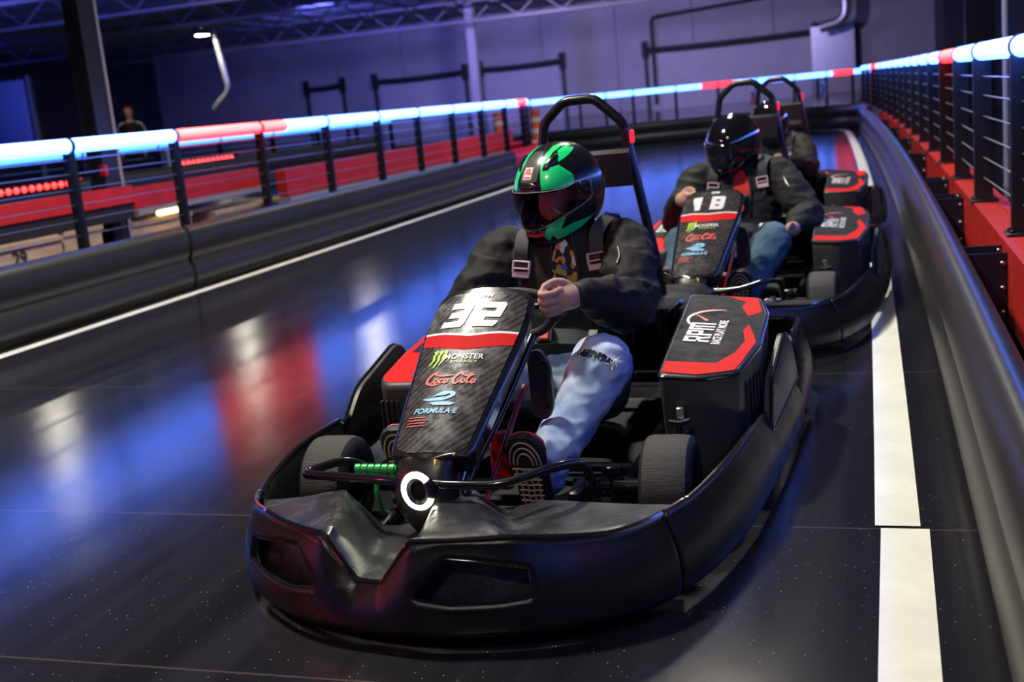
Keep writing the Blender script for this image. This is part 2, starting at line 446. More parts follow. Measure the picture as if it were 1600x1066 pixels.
# columns
c = thing('steel_column', 'black steel column with pale edge at upper left behind the left fence', 'column', (-6.66, 8.9, 0), math.radians(-8))
MB().box((-.075, 0, 3.07), (.03, .20, 6.14)).box((.075, 0, 3.07), (.03, .20, 6.14)).box((0, 0, 3.07), (.13, .03, 6.14)).build('column_shaft', M['column'], c)
MB().box((.098, .09, 3.07), (.018, .026, 6.14)).build('cable_trunking', M['columngrey'], c)
MB().box((.02, 0, .02), (.42, .42, .04)).build('base_plate', M['column'], c)
MB().box((.11, -.12, .86), (.07, .04, .10), bev=.01).build('sign_plate', [M['red']], c)
tag(MB().box((-15.6 * 1.27, 57, 3.07), (.42, .42, 6.14), bev=.02).build('steel_column', M['wall']), 'pale column before the far wall near the middle', 'column')
tag(MB().box((1.5, 9.3, 3.07), (.34, .34, 6.14), bev=.02).box((1.5, 9.3, .02), (.5, .5, .04)).build('steel_column', M['column']), 'black column right of the nearest posts of the right fence', 'column')
tag(MB().tube([(.93, 10.9, 0), (.93, 10.9, 6.1)], .025, 8).build('conduit_pipe', M['columngrey']), 'thin grey vertical conduit beyond the right fence', 'pipe')
tag(MB().box((1.6, 24.0, 3.07), (.5, .4, 6.14), bev=.02).build('steel_column', M['column']), 'black column far along the right fence', 'column')
# left-hand board, far away
bd = thing('notice_board', 'blue lit notice board on legs at far left beyond the fence', 'board', (-26.6, 30, 0))
MB().box((0, 0, 1.95), (3.6, .08, 2.5), bev=.02).build('board_panel', M['board'], bd)
for x in (-1.7, 1.9): MB().box((x, .1, 1.65), (.12, .12, 3.3)).build('leg', M['matteblack'], bd)
MB().box((-2.3, .05, 2.6), (.9, .2, 1.1)).build('speaker_box', M['matteblack'], bd)

# high-bay lamps: real fixtures with a light in each
def high_bay(loc, power, label, r=.24, size=125, col=(1.0, .95, .84)):
    t = thing('high_bay_lamp', label, 'ceiling lamp', loc, 0, 'high bay lamps under the roof')
    MB().lathe([(.02, .30), (.10, .30), (.14, .20), (r, .10), (r + .02, 0), (r, -.005)], n=24).build('lamp_housing', M['lamphousing'], t)
    MB().lathe([(.001, 0), (r - .01, 0)], n=24).build('lamp_lens', M['lamp'], t, fix=False)
    MB().tube([(0, 0, .28), (0, 0, ROOF - loc[2])], .012, 6).build('hanger_rod', M['truss'], t)
    if power:
        s = spot('high_bay_light', (loc[0], loc[1], loc[2] - .05), (loc[0], loc[1], 0), power * 2.9, col, size, .5, r)
    return t
high_bay((-31.4, 51, 5.71), 500, 'lit round ceiling lamp at upper left above the bent duct', .34)
high_bay((-19.4, 31.6, 5.75), 900, 'lamp above the left return lane whose glow falls on the floor beside the red reflection', .26)
high_bay((-19.7, 23.0, 5.75), 900, 'lamp above the left return lane whose glow falls on the floor at far left', .26)
high_bay((-14.2, 30.0, 5.75), 900, 'lamp above the left return lane whose glow falls on the floor beside the front kart', .26)
high_bay((-3.05, 3.3, 5.75), 620, 'lamp hanging over the track to the left of the front kart', .24)
high_bay((-1.6, 9.6, 5.75), 420, 'lamp hanging over the track above the second kart', .24)
high_bay((-2.6, 17.5, 5.75), 420, 'lamp hanging over the track behind the karts', .24)
high_bay((-1.0, -2.4, 5.75), 90, 'lamp hanging over the track behind the camera', .24)

# ---------------------------------------------------------------- painted lines
def ribbon(pts, w, z=.003):
    m = MB(); rings = []
    for i, p in enumerate(pts):
        t = (Vector(pts[min(i + 1, len(pts) - 1)]) - Vector(pts[max(0, i - 1)])).normalized(); n = Vector((t.y, -t.x))
        a = Vector(p) + n * w / 2; b = Vector(p) - n * w / 2
        rings.append([(a.x, a.y, z), (b.x, b.y, z)])
    return m.loft(rings, False, ringclosed=False)
rl = [(-.002 + wsh(y), y) for y in [2.835 + k * .6 for k in range(33)]]
rl += [(-.80, 23.1), (-.98, 23.75), (-1.35, 24.15), (-1.9, 24.35), (-3.3, 24.15), (-4.9, 23.75), (-7.5, 23.2)]
tag(ribbon(rl, .106).build('track_line', M['line'], ang=180), 'white painted line along the right barrier and round the far bend', 'line marking')
tag(ribbon([(.004, -2), (.004, 2.818)], .112).build('track_line', M['line'], ang=180), 'white painted line length nearest the camera, below the seam at lower right', 'line marking')
ll = [(-4.66, -2), (-4.70, 5), (-4.72, 9), (-4.78, 13), (-4.86, 16), (-4.98, 18), (-5.3, 19.2), (-5.9, 19.9), (-6.8, 20.2)]
ll = [tuple(p)[:2] for p in smooth_path([(*p, 0) for p in ll], 6)]
tag(ribbon(ll, .09).build('track_line', M['line'], ang=180), 'white painted line along the left barrier', 'line marking')

# ---------------------------------------------------------------- crash barriers (rotary moulded black rail)
PROF = [(.035, 0), (.012, .03), (.0, .09), (.004, .15), (.022, .195), (.034, .215), (.022, .24), (.004, .28), (-.004, .34), (.004, .40), (.030, .445), (.065, .462), (.10, .448), (.125, .41), (.13, .34), (.12, .22), (.12, .0)]
def barrier(path, side, mats, name, label, redfrom=None):
    """path of (x,y) along the track edge; side +1 puts the body to the right of travel"""
    pts = [Vector((p[0], p[1])) for p in path]; rings = []
    pr = []
    for a, b in zip(PROF, PROF[1:]):
        pr += [a, ((a[0] + b[0]) / 2, (a[1] + b[1]) / 2)]
    pr.append(PROF[-1])
    pr = [pr[0]] + [((pr[i - 1][0] + 2 * pr[i][0] + pr[i + 1][0]) / 4, (pr[i - 1][1] + 2 * pr[i][1] + pr[i + 1][1]) / 4) for i in range(1, len(pr) - 1)] + [pr[-1]]
    for i, p in enumerate(pts):
        t = (pts[min(i + 1, len(pts) - 1)] - pts[max(0, i - 1)]).normalized(); n = Vector((t.y, -t.x)) * side
        rings.append([(p.x + n.x * d, p.y + n.y * d, z) for d, z in pr])
    m = MB().loft(rings, True)
    if redfrom is not None:
        for k, f in enumerate(m.f):
            if len(f) == 4 and sum(m.v[i][2] for i in f) / 4 > redfrom: m.mi[k] = 1
    t = thing(name, label, 'crash barrier', (0, 0, 0)); m.build('rail_body', mats, t, 40); return t
yy = [-2 + .5 * k for k in range(48)]
rb_path = [(.163 + wsh(y), y) for y in yy]
rb = barrier(rb_path, 1, [M['barrier']], 'crash_barrier', 'long black plastic crash barrier running along the right side of the track')
corner = [(-.44, 22.0), (-.52, 22.9), (-.62, 23.5), (-.86, 24.1), (-1.3, 24.55), (-1.9, 24.72), (-3.3, 24.55), (-4.9, 24.15), (-7.5, 23.6), (-10, 23.1)]
corner = [tuple(p)[:2] for p in smooth_path([(*p, 0) for p in corner], 6)]
barrier(corner, 1, [M['barrier']], 'crash_barrier', 'black plastic crash barrier curving across the far bend')
left_pts = [(-4.80, -2), (-4.81, 4), (-4.83, 7.28)]
def dense(p, n=10): return [tuple(q)[:2] for q in smooth_path([(*a, 0) for a in p], n)]
barrier(dense(left_pts), -1, [M['barrier']], 'crash_barrier', 'black crash barrier section at the left edge, in front of the numbered plywood')
barrier(dense([(-4.825, 7.32), (-4.85, 10), (-4.9, 13.2), (-4.96, 15.6)]), -1, [M['barrier']], 'crash_barrier', 'black crash barrier section under the left fence between column and helmet')
barrier(dense([(-4.965, 15.65), (-5.03, 17.2), (-5.2, 18.2), (-5.7, 19.0), (-6.5, 19.4), (-8.0, 19.6)]), -1, [M['barrier'], M['red']], 'crash_barrier', 'barrier end section with red upper roll behind the green helmet', .27)
barrier(dense([(-7.4, 9.5), (-7.5, 13), (-7.6, 17)]), -1, [M['barrier']], 'crash_barrier', 'distant black barrier of the return lane behind the left fence').location = (0, 0, .32)

# brackets between the right barrier and the red kerb beam
for i, y in enumerate((2.7, 4.75, 6.8, 7.9, 10.3, 12.6, 15.0, 17.5)):
    x0 = .285 + wsh(y); x1 = .454 + wsh(y)
    xc = (x0 + x1) / 2; w = x1 - x0
    b = MB(); b.box((xc, y - .004, .235), (w, .008, .27)); b.box((xc, y + .2, .235), (w, .008, .27)); b.box((xc, y + .1, .104), (w, .2, .008)); b.box((x1 - .004, y + .1, .235), (.008, .2, .27))
    o = b.build('bracket', M['fence'], rb)
    for k in range(3): MB().ball((x1 - .026, y - .010, .14 + .095 * k), (.010, .006, .010), 8, 5).build('bolt', M['steel'], o)
    MB().ball((x1 - .035, y + .05, .372), .009, 8, 5).build('bolt', M['steel'], o)

# ---------------------------------------------------------------- kerb beams in red steel
bm_ = MB(); rings = []
for y in [-1 + .8 * k for k in range(28)]:
    a = .447 + wsh(y); rings.append([(a, y, .10), (a + .16, y, .10), (a + .16, y, .40), (a, y, .40)])
kb = thing('kerb_beam', 'red painted steel kerb beam under the right fence', 'kerb beam')
bm_.loft(rings).build('beam_body', M['redpaint'], kb, 30)
kt = MB()
for y in [2.9 + 1.26 * k for k in range(10)]: kt.box((.441 + wsh(y), y + .9, .24), (.012, .05, .07), bev=.004)
kt.build('weld_tab', M['redpaint'], kb)
legs = MB()
for y in [0 + 1.6 * k for k in range(12)]: legs.box((.51 + wsh(y), y, .05), (.12, .12, .10))
legs.build('beam_foot', M['matteblack'], kb)

k1 = thing('kerb_beam', 'bright red kerb beam on plywood at the left edge beyond the fence', 'kerb beam', (-6.45, 7.2, 0))
MB().box((0, 0, .635), (.1, 3.4, .15)).build('beam_body', M['redpaint'], k1)
MB().box((-.02, 0, .49), (.1, 3.4, .14)).build('deck_edge', M['matteblack'], k1)
kd = MB()
for j in range(40): kd.ball((.055, -1.65 + j * .085, .568), .008, 6, 4)
kd.build('rivet_row', M['redpaint'], k1)
k2 = thing('kerb_beam', 'red kerb beam above the small warm strip lamp beyond the left fence', 'kerb beam', (-6.7, 10.4, 0))
MB().box((0, 0, .57), (.1, 2.3, .2)).build('beam_body', M['redpaint'], k2)
MB().box((.0, 0, .44), (.14, 2.3, .05)).build('deck_edge', M['grey'], k2)
k3 = thing('kerb_beam', 'long bright red kerb beam of the return lane seen through the left fence cables', 'kerb beam', (-6.3, 15.5, 0))
MB().box((0, 0, .49), (.12, 8.2, .30)).build('beam_body', M['redpaint'], k3)
MB().box((0, 0, .30), (.16, 8.2, .06)).build('deck_edge', M['grey'], k3)
wl = thing('strip_lamp', 'small warm strip lamp under the red beam beyond the left fence', 'lamp', (-6.62, 9.75, .40))
MB().box((0, 0, 0), (.05, .42, .05), bev=.01).build('lamp_tube', emit('warm_strip_lamp', (1.0, .72, .32), 5), wl)
MB().box((-.03, 0, .035), (.09, .5, .02)).build('lamp_bracket', M['grey'], wl)

# plywood boxes that carry the return lane
def ply(y0, y1, x, z1, label, num=None):
    p = thing('plywood_box', label, 'wooden box', (x, (y0 + y1) / 2, 0))
    MB().box((0, 0, z1 / 2), (.5, y1 - y0, z1), bev=.012).build('box_panel', M['wood'], p)
    MB().box((.26, 0, z1 - .03), (.02, y1 - y0, .04)).build('edge_strip', M['wood'], p)
    if num: finish(text_mesh(num, .16, flat((.258, .12, z1 - .13), (0, 1, 0), (0, 0, 1)), .004), 'number', M['matteblack'], p, 180, False)
ply(6.6, 7.86, -6.65, .415, 'plywood box stencilled 29 at the left edge beyond the fence', '29')
ply(7.92, 8.42, -6.68, .43, 'plain plywood box right of the one stencilled 29', None)
ply(9.2, 10.2, -6.95, .36, 'pale plywood box behind the black steel column')
ply(10.6, 12.2, -6.95, .30, 'shaded plywood box right of the warm strip lamp')

# ---------------------------------------------------------------- fences with glowing hand rails
def rail_fence(name, label, posts, ztop, zbot, cols, cab=(0.52, .62, .72, .82, .92, 1.01), r=.052, pw=(.035, .075), mats=None, foot=True, sub=None):
    t = thing(name, label, 'fence')
    mats = mats or (M['tubeblue'], M['tubered'])
    n = len(posts)
    for i, p in enumerate(posts):
        zb = zbot[i] if isinstance(zbot, list) else zbot
        q = Vector(posts[min(i + 1, n - 1)]) - Vector(posts[max(i - 1, 0)]); a = math.atan2(q.y, q.x) - PI / 2
        rot = Matrix.Rotation(a, 3, 'Z')
        m = MB().box((p[0], p[1], (zb + ztop - .03) / 2), (pw[1], pw[0], ztop - .03 - zb), rot, .004)
        m.tube([Vector((p[0], p[1], ztop)) + rot @ Vector((0, -.014, 0)), Vector((p[0], p[1], ztop)) + rot @ Vector((0, .014, 0))], r + .006, 16)
        po = m.build('post', M['fence'], t)
        if foot:
            f = MB().box((p[0], p[1], zb + .006), (.13, .12, .012), rot, .003)
            for dx in (-.045, .045):
                for dy in (-.04, .04): f.ball(Vector((p[0], p[1], zb + .018)) + rot @ Vector((dx, dy, 0)), (.010, .010, .009), 8, 5)
            f.build('foot_plate', M['fence'], po)
    for z in cab:
        MB().tube([(p[0], p[1], z) for p in posts], .0035, 6).build('cable', M['cable'], t)
    for i in range(n - 1):
        a = Vector((*posts[i], ztop)); b = Vector((*posts[i + 1], ztop)); d = (b - a).normalized()
        a2, b2 = a + d * .016, b - d * .016
        segs = cols[i] if i < len(cols) else 'b'
        m = MB()
        parts = [(0, 1, segs)] if len(segs) == 1 else [(0, float(segs[2:]), segs[0]), (float(segs[2:]), 1, segs[1])]
        for u0, u1, cc in parts:
            m.tube([a2.lerp(b2, u0), a2.lerp(b2, u1)], r, 16, mi=0 if cc == 'b' else 1)
        m.build('light_tube', list(mats), t)
    return t
lp = [(-5.05, 6.41 - 1.2 * k) for k in range(9, 0, -1)] + [(x, y) for x, y in ((-5.05, 6.41), (-5.05, 7.6), (-5.05, 8.86), (-5.055, 10.11), (-5.07, 11.33), (-5.09, 12.48), (-5.115, 13.67), (-5.145, 14.85), (-5.18, 15.97), (-5.26, 17.08), (-5.50, 18.1))]
lc = ['b', 'r', 'b', 'b', 'r', 'r', 'rb.5', 'b', 'b'] + ['b', 'r', 'rb.35', 'b', 'b', 'b', 'b', 'b', 'br.6', 'rb.7']
rail_fence('cable_fence', 'black cable fence with blue and red glowing hand rail along the left of the track', lp, 1.10, .40, lc, r=.048)
rposts = [(.530 + wsh(y) - .03 * min(1, max(0, (y - 5) / 1.2)), y) for y in (-.2, 1.1, 2.4, 3.7, 5.0, 6.27, 7.55, 8.8, 10.1, 11.4, 12.7, 14.0, 15.3, 16.7, 18.2, 19.8, 21.5, 23.3, 25.2, 27.0)]
rc = ['b', 'rb.3', 'b', 'b', 'b', 'b', 'r', 'b', 'b', 'b', 'b', 'b', 'b', 'b', 'b', 'b', 'r', 'b', 'b']
rail_fence('cable_fence', 'black cable fence with mostly blue glowing hand rail on the red beam at right', rposts, 1.13, .401, rc, r=.043, pw=(.04, .085))
bp = [(-9.3, 22.9), (-8.2, 23.5), (-7.2, 24.0), (-6.26, 24.53), (-5.78, 24.85), (-5.25, 25.2), (-4.42, 25.74), (-3.58, 26.28), (-2.81, 26.77), (-2.03, 27.25), (-1.36, 27.65), (-.8, 28.0), (-.33, 28.27), (.02, 28.4)]
bc = ['b', 'b', 'b', 'b', 'b', 'b', 'br.6', 'rb.4', 'b', 'b', 'br.2', 'b', 'b']
bf = rail_fence('cable_fence', 'black cable fence with glowing hand rail across the far bend', bp, 1.07, .35, bc, r=.055)
f2 = [(-8.9, 7.0 + 1.5 * k) for k in range(10)]
rail_fence('cable_fence', 'dim distant fence of the return lane seen below the left hand rail', f2, 1.0, .45, ['b'] * 9, cab=(.6, .72, .86), r=.035, mats=(M['tubebluefar'], M['tubered']), foot=False)
# chevron signs
def chevron(loc, w, h, rz, label):
    t = thing('chevron_sign', label, 'sign', loc, rz, 'red and white chevron signs')
    MB().box((0, 0, 0), (w, .03, h), bev=.006).build('sign_panel', M['white'], t)
    d = MB().prism([(-.34 * w, -.42 * h), (-.02 * w, -.42 * h), (.30 * w, 0), (-.02 * w, .42 * h), (-.34 * w, .42 * h), (-.02 * w, 0)], (0, -.018, 0), (1, 0, 0), (0, 0, 1), (0, -.004, 0)); d.build('arrow', M['red'], t)
chevron((-8.78, 13.0, .85), .24, .26, -.6, 'chevron sign on the distant fence under the red hand rail at left')
chevron((-2.86, 26.6, .72), .16, .34, -.5, 'chevron sign on a far bend post above the second helmet')
chevron((-1.42, 27.45, .74), .14, .34, -.5, 'chevron sign on a far bend post nearest the right fence')
# red dotted indicator strips on the return lane
for i, (y0, n, z) in enumerate(((10.0, 12, .69), (13.4, 11, .73))):
    s = thing('indicator_strip', ('strip of red light dots left of the black column' if i == 0 else 'strip of red light dots right of the black column'), 'indicator light', (-8.84, y0, z))
    MB().box((0, .66, 0), (.03, 1.56, .12)).build('strip_housing', M['matteblack'], s)
    for j in range(n): MB().ball((.02, .02 + j * .12, 0), .034, 8, 6).build('light_dot', M['ledred'], s)
# striped posts behind the barrier end
for i, (x, y) in enumerate(((-6.85, 20.7), (-6.25, 21.1))):
    p = thing('striped_post', ('orange and white striped post left of the roll bar top' if i == 0 else 'orange and white striped post seen inside the roll bar, with pale base'), 'marker post', (x, y, 0))
    m = MB()
    zs = [.35, .52, .6, .72, .8, .95]
    for k in range(5): m.lathe([(.09, zs[k]), (.09, zs[k + 1])], n=14, mi=(k + 1) % 2)
    m.build('post_sleeve', [M['white'], mat('orange_sleeve', (.9, .16, .02), .5)], p)
    MB().lathe([(.001, .40), (.16, .38), (.24, .22), (.26, 0), (.001, 0)], n=18).build('post_base', M['white'], p)
# the roof wash is added spots only; no uplight fixtures are modelled
# ================================================================ electric karts
# kart space: origin on the ground under the front axle, +y towards the rear, +x to the driver's left
BUMP_R = [(.08, -.69), (.29, -.64), (.47, -.53), (.575, -.335), (.635, -.08), (.660, .15), (.695, .67), (.708, 1.1), (.70, 1.34), (.62, 1.44), (.35, 1.47)]
BUMP_L = [(-.10, -.685), (-.285, -.625), (-.46, -.49), (-.545, -.35), (-.61, -.10), (-.645, .15), (-.67, .67), (-.68, 1.1), (-.675, 1.34), (-.60, 1.44), (-.33, 1.47)]
XN = -.085
def bumper_path():
    ctl = [(0, 1.475)] + BUMP_R[::-1] + BUMP_L
    p = smooth_path([(*a, 0) for a in ctl], 24, closed=True)
    out = [p[0]]; acc = 0                                   # resample evenly
    for a, b in zip(p, p[1:] + p[:1]):
        d = (b - a).length
        while acc + d >= .012:
            t = (.012 - acc) / d; a = a.lerp(b, t); out.append(a.copy()); d = (b - a).length; acc = 0
        acc += d
    return out
BPATH = bumper_path()
def front_y(x):
    best = None
    for p in BPATH:
        if p.y < -.05 and (best is None or abs(p.x - x) < best[0]): best = (abs(p.x - x), p.y)
    return best[1]

def lip_z(x, y):
    if y < -.33:
        a = abs(x - XN); t = max(0, min(1, (a - .034) / .080))
        base = .232 if a < .33 else .232 - .024 * min(1, (a - .33) / .2)
        return .135 + (base - .135) * t
    if y < .35: return .206 + .012 * math.sin((y + .33) / .68 * PI)
    if y < .93: return .196
    if y < 1.08: return .196 + (y - .93) / .15 * .088
    return .284 - max(0, y - 1.3) * .12

def bumper_mesh(sel, name, parent, mats, slots):
    n = len(BPATH); inside = [sel(p) for p in BPATH]
    st = next(i for i in range(n) if inside[i] and not inside[i - 1])
    idx = [];
    i = st
    while inside[i % n] and len(idx) < n: idx.append(i % n); i += 1
    rings = []; sl = []
    for i in idx:
        p = BPATH[i]; t = (BPATH[(i + 1) % n] - BPATH[i - 1]).normalized(); nn = Vector((-t.y, t.x, 0))     # inward or outward
        if nn.dot(Vector((p.x, p.y - .4, 0))) < 0: nn = -nn
        zt = lip_z(p.x, p.y); zb = .036 if p.y < .9 else .06
        a = abs(p.x - XN); has = slots and p.y < -.3 and .112 < a < .375
        sb = lerp_tab([(.10, .122), (.2, .105), (.3, .106), (.40, .116)], a); stp = lerp_tab([(.112, .126), (.185, .200), (.25, .193), (.40, .160)], a)
        if not (slots and p.y < -.3): sb, stp = zb + (zt - zb) * .4, zb + (zt - zb) * .7
        stp = min(stp, zt - .012); sb = min(sb, stp - .003)
        zs = [zb + (sb - zb) * k / 5 for k in range(6)] + [sb + (stp - sb) * k / 3 for k in (1, 2, 3)] + [stp + (zt - stp) * k / 4 for k in (1, 2, 3, 4)]
        ring = []
        for z in zs:
            u = (z - zb) / (zt - zb)
            off = .010 * math.sin(PI * min(1, u * 1.1)) - .034 * u ** 1.6
            ring.append(p + nn * off + Vector((0, 0, z)))
        rings.append(ring); sl.append(has)
    m = MB(); nr = len(rings[0])
    vs = [v for r in rings for v in r]; fs = []
    for k in range(len(rings) - 1):
        for j in range(nr - 1):
            if 5 <= j < 8 and sl[k] and sl[k + 1]: continue
            fs.append((k * nr + j, (k + 1) * nr + j, (k + 1) * nr + j + 1, k * nr + j + 1))
    m.add(vs, fs)
    o = m.build(name, mats, parent, 50)
    md = o.modifiers.new('thickness', 'SOLIDIFY'); md.thickness = .012; md.offset = 0
    lp = MB().tube([r[-1] for r in rings], .0075, 8)
    # rolled edges of the slots
    run = []
    for k in range(len(rings) + 1):
        if k < len(rings) and sl[k]: run.append(k)
        elif run:
            loop = [rings[q][5] for q in run] + [rings[q][8] for q in reversed(run)]
            lp.tube(fillet(loop, .006, 2, True), .0052, 6, closed=True); run = []
    lp.build('rolled_edge', M['tubeblack'], o)
    return o

def nose_z(x, v):
    """top of the nose fairing; v=0 at the front lip, 1 at the rear edge"""
    f = [(-.53, .190), (-.42, .196), (-.36, .200), (-.20, .226), (-.125, .128), (-.045, .128), (.03, .226), (.20, .222), (.25, .178), (.31, .198), (.55, .196)]
    b = [(-.53, .185), (-.47, .190), (-.41, .196), (-.30, .215), (-.21, .12), (-.10, .12), (-.055, .212), (.03, .212), (.10, .165), (.22, .192), (.55, .19)]
    return lerp_tab([(p[0] + (q[0] - p[0]) * v, p[1] + (q[1] - p[1]) * v) for p, q in zip(f, b)], x)

# panel frame
P_B = Vector((-.052, -.325, .312)); P_T = Vector((.000, .035, .618)); P_D = P_T - P_B; P_LEN = P_D.length
P_N = Vector((1, 0, 0)).cross(P_D).normalized()
if P_N.z < 0: P_N = -P_N
P_W = [(0, .106), (.1, .110), (.75, .137), (.92, .133), (1.0, .129)]
def panel_pt(x, v, off=0.0):
    """x in metres across, v 0..1 up the panel"""
    w = lerp_tab(P_W, v); u = max(-1.1, min(1.1, x / w))
    return P_B + P_D * v + Vector((x, 0, 0)) + P_N * (.016 * (1 - u * u) + off)
def pmap(off): return lambda x, y: panel_pt(x, y / P_LEN, off)          # metric coordinates on the panel

SEG = {'0': 'ABCDEF', '1': 'BC', '2': 'ABGED', '3': 'ABGCD', '8': 'ABCDEFG'}
def digit_polys(ch, x0, y0, w, h, t, shear=.22):
    seg = {'A': [(.0, h - t), (.0 + .0, h), (w - t * .3, h), (w, h - t * .5), (w, h - t)], 'B': [(w - t * 1.15, h / 2 - t * .2), (w, h / 2 - t * .2), (w, h - t * .5), (w - t * 1.15, h - t * .5)],
           'G': [(.12 * w, h / 2 - t / 2), (.12 * w, h / 2 + t / 2), (w, h / 2 + t / 2), (w, h / 2 - t / 2)], 'C': [(w - t * 1.15, t * .5), (w, t * .5), (w, h / 2 + t * .2), (w - t * 1.15, h / 2 + t * .2)],
           'D': [(0, 0), (0, t), (w, t), (w, t * .5), (w - t * .3, 0)], 'E': [(0, 0), (t * 1.15, 0), (t * 1.15, h / 2 + t / 2), (0, h / 2 + t / 2)], 'F': [(0, h / 2 - t * .5), (t * 1.15, h / 2 - t * .5), (t * 1.15, h), (t * .3, h), (0, h - t * .3)]}
    if ch == '1': polys = [[(w * .35, 0), (w * .35 + t * 1.2, 0), (w * .35 + t * 1.2, h), (w * .05, h), (w * .05, h - t), (w * .35, h - t)]]
    else: polys = [seg[s] for s in SEG[ch]]
    return [[(x0 + px + (py) * shear, y0 + py) for px, py in p] for p in polys]

RPM_POLYS = [
    [(0, 0), (.20, 0), (.20, .42), (0, .42)], [(0, .50), (.20, .50), (.20, .82), (.0, .82)], [(0, .82), (.58, .82), (.66, .74), (.66, 1), (0, 1)], [(.48, .36), (.66, .50), (.66, .9), (.48, .9)], [(.2, .36), (.6, .36), (.6, .52), (.2, .52)], [(.34, .36), (.54, .36), (.70, 0), (.50, 0)],
    [(.78, 0), (.97, 0), (.97, 1), (.78, 1)], [(.97, .82), (1.36, .82), (1.36, 1), (.97, 1)], [(1.18, .36), (1.36, .36), (1.36, .9), (1.18, .9)], [(.97, .36), (1.3, .36), (1.3, .54), (.97, .54)],
    [(1.46, 0), (1.64, 0), (1.64, 1), (1.46, 1)], [(1.64, .82), (2.34, .82), (2.34, 1), (1.64, 1)], [(1.82, 0), (1.99, 0), (1.99, .9), (1.82, .9)], [(2.16, 0), (2.34, 0), (2.34, .9), (2.16, .9)]]

def arc(cx, cy, rx, ry, a0, a1, n=20): return [(cx + rx * math.cos(math.radians(a0 + (a1 - a0) * i / n)), cy + ry * math.sin(math.radians(a0 + (a1 - a0) * i / n))) for i in range(n + 1)]

POD_R = [(.395, .20), (.505, .195), (.598, .25), (.634, .50), (.628, .80), (.59, .965), (.365, .975)]
def pod_z(x, y): return .366 + .094 * (y - .2) - .075 * (x - .40)
POD_L = [(-.265, .20), (-.395, .195), (-.425, .24), (-.455, .50), (-.45, .80), (-.43, .965), (-.25, .975)]
def pod_zl(x, y): return .352 + .075 * (y - .2) / .775

def inset(poly, d):
    c = Vector((sum(p[0] for p in poly) / len(poly), sum(p[1] for p in poly) / len(poly)))
    return [tuple(Vector(p) + (c - Vector(p)).normalized() * d) for p in poly]

def rounded(poly, r=.022, seg=3): return [(p.x, p.y) for p in fillet([(*q, 0) for q in poly], r, seg, True)]

def pod(name, plan, zf, parent):
    pl = rounded(plan); bot = inset(pl, .03)
    rings = [[(p[0], p[1], .065) for p in bot], [(p[0], p[1], .09) for p in inset(pl, .02)], [(p[0], p[1], zf(*p) - .05) for p in inset(pl, .004)], [(p[0], p[1], zf(*p) - .018) for p in pl], [(p[0], p[1], zf(*p) - .006) for p in inset(pl, .003)], [(p[0], p[1], zf(*p)) for p in inset(pl, .011)]]
    m = MB().loft([[Vector(p) for p in r] for r in rings], True)
    return m.build(name, M['podplastic'], parent, 40)

def tyre(name, c, r, w, parent, rim=.068, steer=0):
    h = w / 2
    o = MB().lathe([(rim, -h * .80), (rim + .012, -h * .95), (r - .030, -h), (r - .012, -h * .93), (r - .003, -h * .8), (r, -h * .55), (r, h * .55), (r - .003, h * .8), (r - .012, h * .93), (r - .030, h), (rim + .012, h * .95), (rim, h * .80)], axis='x', n=48).build(name, [M['rubber'], M['rubberside']], parent, 35)
    for p in o.data.polygons:
        if abs(p.center.x) > h * .86: p.material_index = 1
    o.location = c; o.rotation_euler = (0, 0, steer)
    rm = MB().lathe([(rim + .003, -h * .86), (rim + .006, -h * .8), (rim - .004, -h * .7), (rim - .012, -h * .2), (rim - .012, h * .2), (rim - .004, h * .7), (rim + .006, h * .8), (rim + .003, h * .86)], axis='x', n=36)
    rm.lathe([(.02, h * .15), (rim - .010, h * .05), (rim - .012, -h * .05), (.02, -.01)], axis='x', n=24)
    rm.build('wheel_rim', M['darksteel'], o, 35)
    hb = MB().lathe([(.001, h * .55), (.018, h * .55), (.022, h * .4), (.022, -h * .2), (.001, -h * .2)], axis='x', n=16)
    for k in range(3):
        a = k * 2 * PI / 3; hb.ball((h * .2, .032 * math.cos(a), .032 * math.sin(a)), (.012, .007, .007), 8, 5)
    hb.build('wheel_hub', M['steel'], o)
    return o

